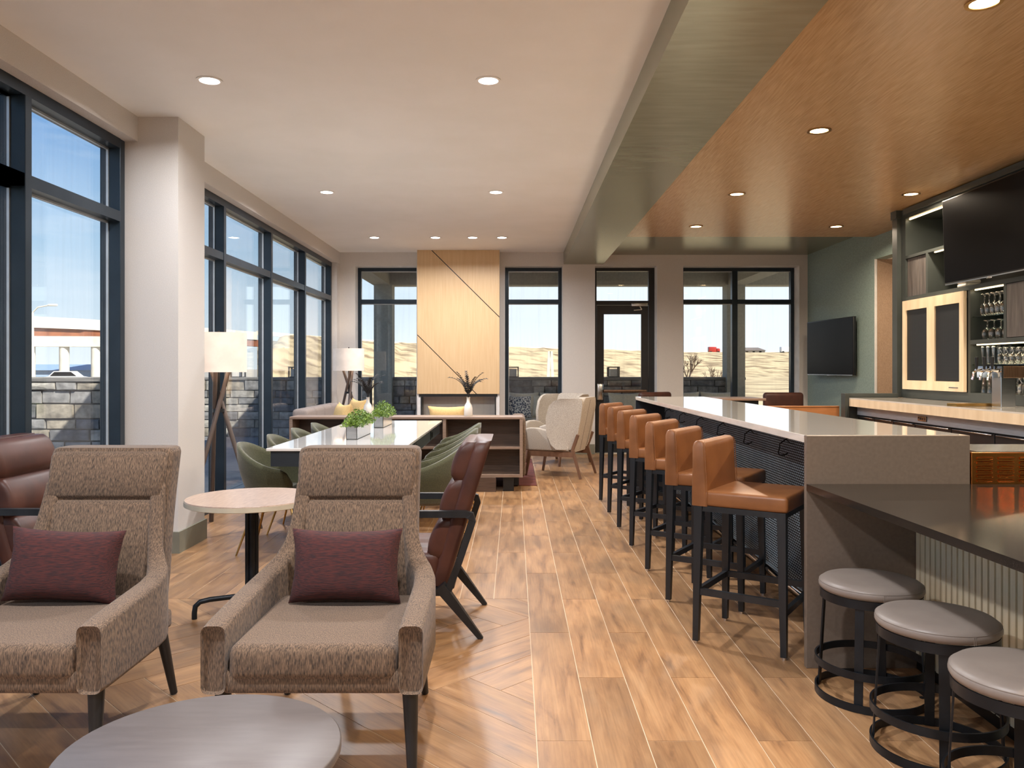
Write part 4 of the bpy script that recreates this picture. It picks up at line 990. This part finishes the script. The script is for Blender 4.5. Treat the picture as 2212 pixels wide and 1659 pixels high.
def leather_chair(label, loc, rz):
    t = thing('leather_lounge_chair', label, 'armchair', loc, rz, 'oxblood leather lounge chairs')
    # local front = -Y ; side frames at x=+-.3
    def yb(z): return .16+(z-.42)*.30      # front face of back
    mb_ = MB()
    rings = []
    for z, h_ in ((.26, .265), (.42, .27), (.6, .275), (.8, .275), (.94, .272), (.985, .262), (1.0, .24)):
        rr = .03; th = .09; y = yb(z)+.035; pts = []
        for cx, cy_, a0 in ((h_-rr, th-rr, 0), (-h_+rr, th-rr, 90), (-h_+rr, rr, 180), (h_-rr, rr, 270)):
            for k in range(4):
                a = math.radians(a0+90*k/3); pts.append((cx+rr*math.cos(a), y+cy_+rr*math.sin(a), z))
        rings.append(pts)
    mb_.loft(rings).build('backrest', M_brown, t)
    for z0, z1 in ((.40, .60), (.60, .80), (.80, .995)):
        rings = []
        for k in range(9):
            f = k/8; z = z0+(z1-z0)*f; bul = .032*math.sin(PI*f)**.55; h_ = .262-(.014 if k in (0, 8) else 0); rr = .03; y = yb(z)-.012-bul; th = .08+bul; pts = []
            for cx, cy_, a0 in ((h_-rr, th-rr, 0), (-h_+rr, th-rr, 90), (-h_+rr, rr, 180), (h_-rr, rr, 270)):
                for kk in range(4):
                    a = math.radians(a0+90*kk/3); pts.append((cx+rr*math.cos(a), y+cy_+rr*math.sin(a), z))
            rings.append(pts)
        MB().loft(rings).build('back_channel', M_brown, t)
    MB().rbox(-.262, .262, -.36, .20, .285, .435, .045, 4).build('seat_cushion', M_brown, t)
    MB().rbox(-.255, .255, -.34, .27, .24, .29, .01, 2).build('seat_deck', M_stoolwood, t)
    for s in (-1, 1):
        x = s*.295
        pth = [(x, -.30, .635), (x, .33, .635), (x, .355, .628), (x, .365, .60), (x, .30, .40), (x, .245, .255), (x, .22, .24), (x, -.30, .24)]
        MB().tube(pth, .017, 4, sq=True).build('arm_frame', M_stoolwood, t)
        MB().bar((x, -.30, .647), (x, -.33, .0), .03, w1=.022).build('leg', M_stoolwood, t)
        MB().bar((x, .20, .27), (x, .41, .0), .056, w1=.024).build('leg', M_stoolwood, t)
    return t
l1 = leather_chair('oxblood leather lounge chair with dark wood arms, right of the centre tweed chair', (-.575, 4.39, 0), -PI/2)
l2 = copy_tree(l1, (-2.41, 4.45, 0), PI/2, 'oxblood leather lounge chair by the nearest left window')

# side table with bent tube legs
st = thing('side_table', 'round walnut topped side table on a black bent-tube pedestal', 'side table', (-1.47, 4.52, 0))
MB().lathe([(0, .655), (.352, .655), (.355, .65), (.355, .648)], 48).build('table_top', M_rtop, st)
MB().lathe([(.0, .622), (.35, .622), (.356, .625), (.356, .6495), (.0, .6495)], 48).build('top_edge', M_edge, st)
for a in (200, 290, 20, 110):
    d_ = Vector((math.cos(math.radians(a)), math.sin(math.radians(a)), 0)); o_ = d_*.022
    MB().tube([o_+Vector((0, 0, z)) for z in (.62, .3, .16)]+[d_*.03+Vector((0, 0, .13)), d_*.06+Vector((0, 0, .105)), d_*.22+Vector((0, 0, .10)), d_*.27+Vector((0, 0, .092)), d_*.295+Vector((0, 0, .07)), d_*.30+Vector((0, 0, .035)), d_*.30], .0145, 10).build('leg', M_steelblk, st)
MB().lathe([(.09, .60), (.09, .623)], 20).build('mounting_plate', M_steelblk, st)
# foreground table
ft = thing('coffee_table', 'round grey-brown coffee table at the bottom left of the frame', 'coffee table', (-.757, 1.95, 0))
MB().lathe([(0, .452), (.328, .452), (.332, .448), (.332, .43), (.30, .42), (.0, .42)], 64).build('table_top', M_ftop, ft)
MB().lathe([(.03, .02), (.03, .42)], 16).build('pedestal', M_steelblk, ft); MB().lathe([(.0, 0), (.2, 0), (.2, .012), (.03, .022)], 32).build('base_disc', M_steelblk, ft)

# ================================================================ COMMUNAL TABLE
ct = thing('communal_table', 'long white stone communal table with charcoal apron', 'table', (-1.245, 7.1, 0))
MB().rbox(-.478, .478, -1.5, 1.52, .80, .82, .003, 2, smooth=False).build('table_top', M_tablew, ct)
MB().box(-.455, .455, -1.47, 1.49, .69, .80).build('apron', M_navy, ct)
for y_ in (-1.05, 1.05): MB().rbox(-.10, .10, y_-.05, y_+.05, 0, .69, .005, 1, smooth=False).build('leg', M_navy, ct)
for y_ in (-.66, .62):
    p_ = MB().box(.455, .461, y_-.09, y_+.09, .70, .78).build('outlet_plate', M_black, ct)
    for k in (-.05, .0, .05): MB().box(.461, .463, y_+k-.012, y_+k+.012, .715, .765).build('socket', M_screen, p_)

def tub_chair(label, loc, rz):
    t = thing('tub_chair', label, 'dining chair', loc, rz, 'olive tub chairs at the communal table')
    n = 28; zn = 9; outer = []; inner = []
    vs = []; fs = []
    def topz(a):  # a = 0 at back, +-pi at front
        u = abs(a)/math.radians(128)
        return .63+.185*((1+math.cos(PI*min(1, u)))/2)**1.15
    A = math.radians(128)
    for side in (0, 1):
        for i in range(n+1):
            a = -A+2*A*i/n
            u = abs(a)/A; zt = topz(a)-(.10*max(0, (u-.86)/.14)**2)
            for j in range(zn+1):
                f = j/zn; z = .375+(zt-.375)*f
                R = .205+.085*math.sin(min(1, f*1.15)*PI/2)+(.02*f*(1-u)); R2 = R-(.028+.02*(1-f)) if side else R
                x = R2*math.sin(a)*1.0; y = R2*math.cos(a)*.98
                vs.append((x, y, z if not side else max(z, .40) if j == 0 else z))
    S = (n+1)*(zn+1)
    def I(s, i, j): return s*S+i*(zn+1)+j
    for i in range(n):
        for j in range(zn):
            fs.append((I(0, i, j), I(0, i+1, j), I(0, i+1, j+1), I(0, i, j+1))); fs.append((I(1, i, j+1), I(1, i+1, j+1), I(1, i+1, j), I(1, i, j)))
        fs.append((I(0, i, zn), I(0, i+1, zn), I(1, i+1, zn), I(1, i, zn))); fs.append((I(0, i+1, 0), I(0, i, 0), I(1, i, 0), I(1, i+1, 0)))
    for j in range(zn): fs.append((I(0, 0, j), I(0, 0, j+1), I(1, 0, j+1), I(1, 0, j))); fs.append((I(0, n, j+1), I(0, n, j), I(1, n, j), I(1, n, j+1)))
    MB().add(vs, fs, True).build('shell', M_olive, t, sharp=False)
    MB().lathe([(0, .355), (.17, .36), (.215, .385), (.235, .43), (.235, .455), (.21, .475), (0, .48)], 28).build('seat', M_olive, t)
    for sx in (-1, 1):
        for sy in (-1, 1):
            MB().tube([(sx*.13, sy*.13, .37), (sx*.235, sy*.24, 0)], .012, 10, r1=.007).build('leg', M_gold, t)
        MB().bar((sx*.13, -.13, .362), (-sx*.13, .13, .362), .018).build('crossbar', M_gold, t)
    return t
g0 = tub_chair('olive tub chair nearest the camera on the left side of the white table', (-1.80, 6.15, 0), PI/2)
for i, (nm) in enumerate(('second', 'third', 'fourth')):
    copy_tree(g0, (-1.80, 6.15+.74*(i+1), 0), PI/2, 'olive tub chair %s from the camera on the left side of the white table' % nm)
for i, nm in enumerate(('nearest to', 'second from', 'third from', 'fourth from')):
    copy_tree(g0, (-.64, 6.12+.74*i, 0), -PI/2, 'olive tub chair %s the camera on the right side of the white table' % nm)

def planter(x, y, l, w, h, label, seed, dome):
    t = thing('planter_box', label, 'planter', (x, y, .82), 0, 'silver planters on the communal table')
    rnd = random.Random(seed)
    m = MB().box(-w/2, w/2, -l/2, -l/2+.004, 0, h).box(-w/2, w/2, l/2-.004, l/2, 0, h).box(-w/2, -w/2+.004, -l/2, l/2, 0, h).box(w/2-.004, w/2, -l/2, l/2, 0, h).box(-w/2, w/2, -l/2, l/2, 0, .004)
    m.build('metal_box', M_steel, t)
    MB().box(-w/2+.005, w/2-.005, -l/2+.005, l/2-.005, .01, h-.012).build('soil', M_walnut, t)
    f = MB(); st_ = MB()
    for _ in range(1500):
        a = rnd.uniform(0, 2*PI); u = rnd.uniform(-1, 1); vv = rnd.uniform(0, 1)**.6
        lx = math.cos(a)*vv; lz = abs(math.sin(a))*vv
        hh = dome*(1-.55*abs(u)**2.5)*(1+.12*math.sin(6*u+seed))
        p = Vector((lx*(w/2+.05), u*(l/2+.02), h-.01+lz*hh)); s_ = rnd.uniform(.007, .013)
        q_ = Euler((rnd.uniform(-1, 1), rnd.uniform(-1, 1), rnd.uniform(0, 6))).to_matrix()
        f.add([p+q_ @ Vector(v)*s_ for v in ((-1, 0, .0), (0, -.7, .25), (1, 0, 0), (0, .7, .25))], [(0, 1, 2, 3)])
    o = f.build('foliage', M_leaf, t, sharp=False); o['kind'] = 'stuff'
planter(-1.268, 6.59, .59, .085, .105, 'near silver planter box of bright green foliage on the white table', 3, .13)
planter(-1.268, 7.83, .55, .085, .105, 'far silver planter box of bright green foliage on the white table', 9, .14)

# ================================================================ BAR STOOLS
def bar_stool(label, loc, rz):
    t = thing('bar_stool', label, 'bar stool', loc, rz, 'cognac leather bar stools along the bar')
    # local front = -Y, seat half size .225
    h = .22
    for sx in (-1, 1):
        l_ = MB().bar((sx*h*.93, -h*.93, .69), (sx*h*.985, -h*.985, .012), .042, w1=.028).build('leg', M_stoolwood, t); MB().lathe([(.011, 0), (.011, .013)], 10, RM((sx*h*.985, -h*.985, 0))).build('glide', M_chrome, l_)
        l_ = MB().bar((sx*h*.93, h*.93, .69), (sx*h*.985, h*.985, .012), .042, w1=.028).build('leg', M_stoolwood, t); MB().lathe([(.011, 0), (.011, .013)], 10, RM((sx*h*.985, h*.985, 0))).build('glide', M_chrome, l_)
        MB().box(sx*h*.955-.011, sx*h*.955+.011, -h*.93, h*.93, .243, .275).build('stretcher', M_stoolwood, t)
    for y_, z_ in ((-h*.955, .225), (h*.955, .275)): MB().box(-h*.93, h*.93, y_-.011, y_+.011, z_-.03, z_).build('stretcher', M_stoolwood, t)
    MB().box(-h, h, -h, h, .662, .69).build('seat_rail', M_stoolwood, t)
    MB().rbox(-.225, .225, -.235, .19, .688, .766, .018, 3).build('seat', M_tan, t)
    rings = []
    for z, y0, th in ((.688, .155, .085), (.75, .157, .083), (.9, .165, .072), (.98, .168, .068), (1.002, .172, .06), (1.012, .185, .035)):
        r_ = .017; hx = .228-(.008 if z > 1 else 0); pts = []
        for cx, cy_, a0 in ((hx-r_, th-r_, 0), (-hx+r_, th-r_, 90), (-hx+r_, r_, 180), (hx-r_, r_, 270)):
            for k in range(4):
                a = math.radians(a0+90*k/3); pts.append((cx+r_*math.cos(a), y0+cy_+r_*math.sin(a), z))
        rings.append(pts)
    MB().loft(rings).build('backrest', M_tan, t)
    # piping along seams
    MB().tube([(-.226, .158, .69), (-.227, .156, .766), (-.228, .168, .98), (-.222, .176, 1.004)], .0022, 5).tube([(.226, .158, .69), (.227, .156, .766), (.228, .168, .98), (.222, .176, 1.004)], .0022, 5).build('piping', M_tan, t)
    return t
# stool forward (local -Y) must point to (.83,-.55): rz = atan2(-.55,.83)+90deg
RZ = math.atan2(-.555, .83)+PI/2
ords = ['nearest the camera', 'second from the camera', 'third from the camera', 'fourth from the camera', 'fifth from the camera', 'sixth from the camera', 'farthest, at the far end']
s0 = None
for i in range(7):
    lab = 'cognac leather bar stool with black legs, %s along the bar' % ords[i]
    loc = (1.215-.002*i, 4.10+.722*i, 0)
    if s0 is None: s0 = bar_stool(lab, loc, RZ)
    else: copy_tree(s0, loc, RZ+random.uniform(-.02, .02), lab)

# ================================================================ ROUND STOOLS
def round_stool(label, loc, rz):
    t = thing('round_stool', label, 'stool', loc, rz, 'round taupe stools at the low counter')
    MB().lathe([(0, .443), (.19, .443), (.2, .447), (.206, .458), (.206, .468), (.202, .478), (.188, .489), (.15, .496), (.0, .5)], 48).build('seat', M_grey, t)
    st_ = MB()
    for k in range(2): st_.tube([(.205*math.cos(-1.9+k*.03), .205*math.sin(-1.9+k*.03), z) for z in (.446, .46, .475)], .0012, 4)
    ring = [(.2035*math.cos(2*PI*i/48), .2035*math.sin(2*PI*i/48), .476) for i in range(49)]
    st_.tube(ring, .0012, 4).build('seat_seam', M_grey, t)
    def band(R, z0, z1, name): MB().lathe([(R, z0), (R, z1), (R-.007, z1), (R-.007, z0)], 56, close=True).build(name, M_steelblk, t)
    band(.2, .408, .443, 'seat_ring'); band(.222, .13, .16, 'foot_ring'); band(.222, 0.002, .032, 'base_ring')
    for a in (45, 135, 225, 315):
        A = math.radians(a); Mx = RM(rz=A-PI/2)
        MB().add([Mx @ Vector(v) for v in ((-.017, .19, .42), (.017, .19, .42), (.017, .2135, .004), (-.017, .2135, .004), (-.017, .184, .42), (.017, .184, .42), (.017, .2075, .004), (-.017, .2075, .004))],
                 [(0, 1, 2, 3), (7, 6, 5, 4), (0, 4, 5, 1), (2, 6, 7, 3), (1, 5, 6, 2), (3, 7, 4, 0)]).build('leg', M_steelblk, t)
        MB().lathe([(.012, 0), (.012, .004)], 8, RM((.205*math.cos(A+.5), .205*math.sin(A+.5), 0))).build('glide', M_black, t)
    return t
r0 = round_stool('round taupe stool against the bar end panel, farthest of the three', (1.50, 3.385, 0), .15)
copy_tree(r0, (1.52, 2.895, 0), .42, 'round taupe stool in the middle of the three at the low counter')
copy_tree(r0, (1.512, 2.375, 0), .3, 'round taupe stool cut by the right edge of the frame')

# ================================================================ FAR LOUNGE
cz_ = thing('console_shelf', 'long walnut open-shelf console behind the white table', 'console', (-1.2, 9.0, 0))
xa, xb = -1.31, 1.30
MB().rbox(xa, xb, 0, .34, .808, .838, .006, 2, smooth=False).build('top', M_walnut2, cz_)
for x_ in (xa, xb-.035): MB().box(x_, x_+.035, 0, .34, .16, .808).build('side_panel', M_walnut2, cz_)
for x_ in (-.47, .405): MB().box(x_, x_+.035, .005, .34, .19, .808).build('divider', M_walnut2, cz_)
MB().box(xa+.035, xb-.035, .005, .34, .16, .19).build('bottom_shelf', M_walnut2, cz_)
MB().box(xa+.035, xb-.035, .30, .33, .19, .808).build('back_panel', M_walnut, cz_)
for a, b in ((.44, 1.265), (-.435, .405), (-1.275, -.47)): MB().box(a, b, .01, .3, .475, .50).build('shelf', M_walnut2, cz_)
MB().box(xa+.1, 1.0, -.02, .3, 0, .16).build('plinth', M_walnut, cz_)
MB().box(1.08, 1.2, .05, .2, 0, .16).build('foot', M_black, cz_)
# sofas of the far lounge
sf = thing('grey_sofa', 'grey sofa whose back stands against the walnut console', 'sofa', (-1.15, 9.8, .0125))
MB().rbox(-.75, 1.28, -.42, .4, .1, .42, .04, 3).build('base', M_greyfab, sf); MB().rbox(-.75, 1.28, -.44, -.25, .1, .8, .05, 3).build('backrest', M_greyfab, sf)
MB().rbox(1.12, 1.29, -.44, .4, .1, .80, .05, 3).build('arm', M_tweed, sf)
for sx in (-.65, 1.18):
    for sy in (-.36, .34): MB().box(sx-.03, sx+.03, sy-.03, sy+.03, 0, .1).build('leg', M_black, sf)
s3 = thing('window_sofa', 'grey tufted sofa along the far left windows', 'sofa', (-2.42, 10.75, 0))
MB().rbox(-.3, .45, -.9, .95, .1, .42, .04, 3).build('base', M_greyfab, s3)
for k in range(4): MB().rbox(-.3, -.1, -.9+.46*k, -.9+.46*k+.455, .38, .88, .05, 3).build('back_cushion', M_greyfab, s3)
for sy in (-.8, .85):
    for sx in (-.22, .38): MB().box(sx-.03, sx+.03, sy-.03, sy+.03, 0, .1).build('leg', M_black, s3)
MB().pillow(.44, .40, .17, RM((0, 0, .2), rx=-.2), sq=.3).build('yellow_pillow', M_yellow, None, 'straw yellow pillow on the window sofa, nearer one', 'pillow', loc=(-2.12, 9.95, .56), rot=-1.0)
MB().pillow(.44, .40, .17, RM((0, 0, .2), rx=-.2), sq=.3).build('yellow_pillow', M_yellow, None, 'straw yellow pillow on the window sofa, farther one beside the white vase', 'pillow', loc=(-2.06, 10.6, .59), rot=-.9)
MB().pillow(.46, .25, .13, RM((0, 0, .125), rx=.15), sq=.2).build('lumbar_cushion', M_yellow, None, 'long straw yellow lumbar cushion peeking over the console', 'pillow', loc=(-.80, 9.66, .68), rot=0)

def vase(x, y, z, label, seed, s=1):
    t = thing('bottle_vase', label, 'vase', (x, y, z), 0, 'white vases with black palm leaves')
    MB().lathe([(0, 0), (.045*s, 0), (.049*s, .01), (.049*s, .09*s), (.04*s, .125*s), (.02*s, .155*s), (.017*s, .2*s), (.022*s, .213*s), (.016*s, .213*s), (.014*s, .16*s)], 24).build('body', M_ceramic, t)
    rnd = random.Random(seed)
    for k in range(11):
        a = 2*PI*k/11+rnd.uniform(-.3, .3); ln = rnd.uniform(.27, .36)*s; bend = rnd.uniform(.4, 1.15); m = MB(); p = Vector((0, 0, .19*s)); el = PI/2-.15
        pts = [p]; nn = 12
        for i in range(nn):
            el -= bend/nn*1.6*(i/nn+.35); p = p+Vector((math.cos(a)*math.cos(el), math.sin(a)*math.cos(el), math.sin(el)))*ln/nn; pts.append(p)
        m.tube(pts, .0022, 4, r1=.001)
        for i in range(3, nn+1):
            for sd in (-1, 1):
                b = pts[i]; d_ = (pts[i]-pts[i-1]).normalized(); sdv = d_.cross(Vector((0, 0, 1))).normalized()*sd; l_ = (.07-.004*(i-3))*s
                tip = b+(d_*.75+sdv*.6).normalized()*l_+Vector((0, 0, -.012)); up = Vector((0, 0, .006)); side = d_*.011
                m.add([b-side, b+side, tip, b+up], [(0, 1, 2), (1, 3, 2), (3, 0, 2)])
        m.build('palm_leaf', M_palm, t, sharp=False)
vase(-.517, 9.14, .838, 'white bottle vase of black palm leaves on the console before the maple panel', 5, 1.0)
vase(-1.66, 9.16, .838, 'white bottle vase of black palm leaves behind the planters', 6, 1.0)

# tripod lamps
def tripod_lamp(label, loc, rz):
    t = thing('tripod_floor_lamp', label, 'floor lamp', loc, rz, 'tripod floor lamps by the windows')
    MB().lathe([(.232, 1.345), (.232, 1.68), (.228, 1.68), (.228, 1.345)], 40, close=True).build('lamp_shade', M_shade, t)
    for k in range(3):
        a = 2*PI*k/3; b = a+PI*.85
        MB().tube([(.36*math.cos(a), .36*math.sin(a), 0), (.085*math.cos(b), .085*math.sin(b), 1.36)], .02, 10, r1=.019).build('leg', M_lampleg, t)
    MB().lathe([(.05, 1.0), (.05, 1.03)], 16).lathe([(.012, 1.03), (.012, 1.40)], 8).build('stem', M_black, t)
    MB().lathe([(.0, 1.40), (.03, 1.43), (.035, 1.47), (0, 1.51)], 12).build('bulb', M_lens_w, t)
    LL = bpy.data.lights.new('bulb', 'POINT'); LL.energy = 4*LW; LL.color = (1, .84, .66); LL.shadow_soft_size = .04
    lo = bpy.data.objects.new('bulb_lamp', LL); C.objects.link(lo); lo.parent = t; lo.location = (0, 0, 1.58)
    m = MB().lathe([(.01, 1.66), (.01, 1.70)], 8)
    for k in range(3): m.bar((0, 0, 1.66), (.228*math.cos(2*PI*k/3), .228*math.sin(2*PI*k/3), 1.672), .006)
    m.build('spider', M_black, t); return t
tl = tripod_lamp('tripod floor lamp with drum shade right behind the window pier', (-2.54, 6.93, 0), 0)
copy_tree(tl, (-2.50, 12.2, 0), .5, 'tripod floor lamp with drum shade in the far left corner')

# rug
rg = MB().rbox(-1.9, .27, 9.45, 12.2, .0012, .012, .004, 1, smooth=False).build('striped_rug', M_rug, None, 'burgundy striped rug under the far lounge', 'rug')

# pale wing chairs
def wing_chair(label, loc, rz):
    t = thing('wing_chair', label, 'armchair', loc, rz, 'pale tweed wing chairs')
    # local front -Y
    def yb(z): return .22+(z-.4)*.22
    rings = []
    for z, hx in ((.32, .25), (.45, .27), (.7, .28), (.9, .27), (.985, .25), (1.01, .21)):
        r_ = .03; th = .09; y0 = yb(z); pts = []
        for cx, cy_, a0 in ((hx-r_, th-r_, 0), (-hx+r_, th-r_, 90), (-hx+r_, r_, 180), (hx-r_, r_, 270)):
            for k in range(4):
                a = math.radians(a0+90*k/3); pts.append((cx+r_*math.cos(a), y0+cy_+r_*math.sin(a), z))
        rings.append(pts)
    MB().loft(rings).build('backrest', M_ltweed, t)
    MB().tube([(0, yb(z)+.092, z) for z in (.34, .6, .98)], .003, 5).build('back_seam', M_greyfab, t)
    for s in (-1, 1):
        # wing: rounded plate, flaring outward to the front
        sec = []
        for z, y0, y1 in ((.36, .10, .30), (.42, .03, .33), (.55, -.03, .36), (.75, -.04, .40), (.9, .0, .42), (.97, .07, .42), (1.0, .16, .40)):
            r = []
            for k in range(10):
                f = k/9; y = y0+(y1-y0)*f; x = (.335-.075*f**1.3); r.append((s*(x+.022), y, z))
            for k in range(9, -1, -1):
                f = k/9; y = y0+(y1-y0)*f; x = (.335-.075*f**1.3); r.append((s*(x-.022), y, z))
            sec.append(r if s > 0 else r[::-1])
        MB().loft(sec).build('wing', M_ltweed, t)
        sec = []
        for y, z1 in ((-.37, .56), (-.36, .60), (-.28, .625), (-.16, .625), (-.05, .60), (.05, .55), (.15, .47), (.25, .40)):
            r = rrect(.255, .315, .335, z1, .022, y, 3); r = [(p[0]*s, p[1], p[2]) for p in r]
            sec.append(r if s > 0 else r[::-1])
        MB().loft(sec).build('arm', M_ltweed, t)
        MB().bar((s*.30, .37, .55), (s*.30, .30, .36), .035).bar((s*.30, .30, .36), (s*.315, .41, 0), .036, w1=.026).build('leg', M_legwood, t)
        MB().bar((s*.30, -.27, .33), (s*.31, -.33, 0), .034, w1=.026).build('leg', M_legwood, t)
        MB().box(s*.30-.014, s*.30+.014, -.29, .33, .265, .33).build('side_rail', M_legwood, t)
    MB().rbox(-.26, .26, -.35, .25, .33, .47, .04, 4).build('seat_cushion', M_ltweed, t)
    MB().box(-.29, .29, -.30, -.27, .27, .33).build('front_rail', M_legwood, t)
    return t
w1 = wing_chair('pale tweed wing chair seen from behind, nearer of the two', (.575, 10.46, 0), math.atan2(.39, -.92)+PI/2)
copy_tree(w1, (.62, 11.75, 0), math.atan2(-.75, -.66)+PI/2, 'pale tweed wing chair facing the room, farther of the two')

# ================================================================ HIGH TABLE CORNER
ht = thing('high_table', 'narrow taupe high table by the rightmost window', 'high table', (2.98, 11.2, 0))
MB().rbox(-.5, .42, -.35, .35, .945, .975, .004, 1, smooth=False).build('table_top', M_walnut2, ht)
MB().box(-.42, .34, -.27, .27, .88, .945).build('apron', M_navy, ht)
for sx in (-.4, .32):
    for sy in (-.25, .25): MB().box(sx-.025, sx+.025, sy-.025, sy+.025, 0, .88).build('leg', M_black, ht)
def brown_stool(label, loc, rz, w=.58, zt=1.03, cp=None):
    t = thing('leather_counter_chair', label, 'counter chair', loc, rz, 'oxblood leather counter chairs')
    MB().rbox(-w/2, w/2, .17, .28, .66, zt, .045, 4).build('backrest', M_brown, t)
    MB().rbox(-w/2, w/2, -.25, .2, .62, .72, .03, 3).build('seat', M_brown, t)
    for sx in (-1, 1):
        for sy in (-.21, .23): MB().bar((sx*(w/2-.04), sy, .63), (sx*(w/2-.02), sy*1.08, 0), .036, w1=.026).build('leg', M_stoolwood, t)
        MB().box(sx*(w/2-.03)-.01, sx*(w/2-.03)+.01, -.21, .23, .25, .28).build('stretcher', M_stoolwood, t)
    return t
b0 = brown_stool('oxblood leather counter chair before the right side of the rightmost window', (3.92, 11.5, 0), 0)
copy_tree(b0, (2.2, 11.75, 0), .5, 'oxblood leather counter chair between the door and the rightmost window')
copy_tree(b0, (4.42, 10.3, 0), -1.2, 'oxblood leather counter chair against the sage wall behind the counter end panel')
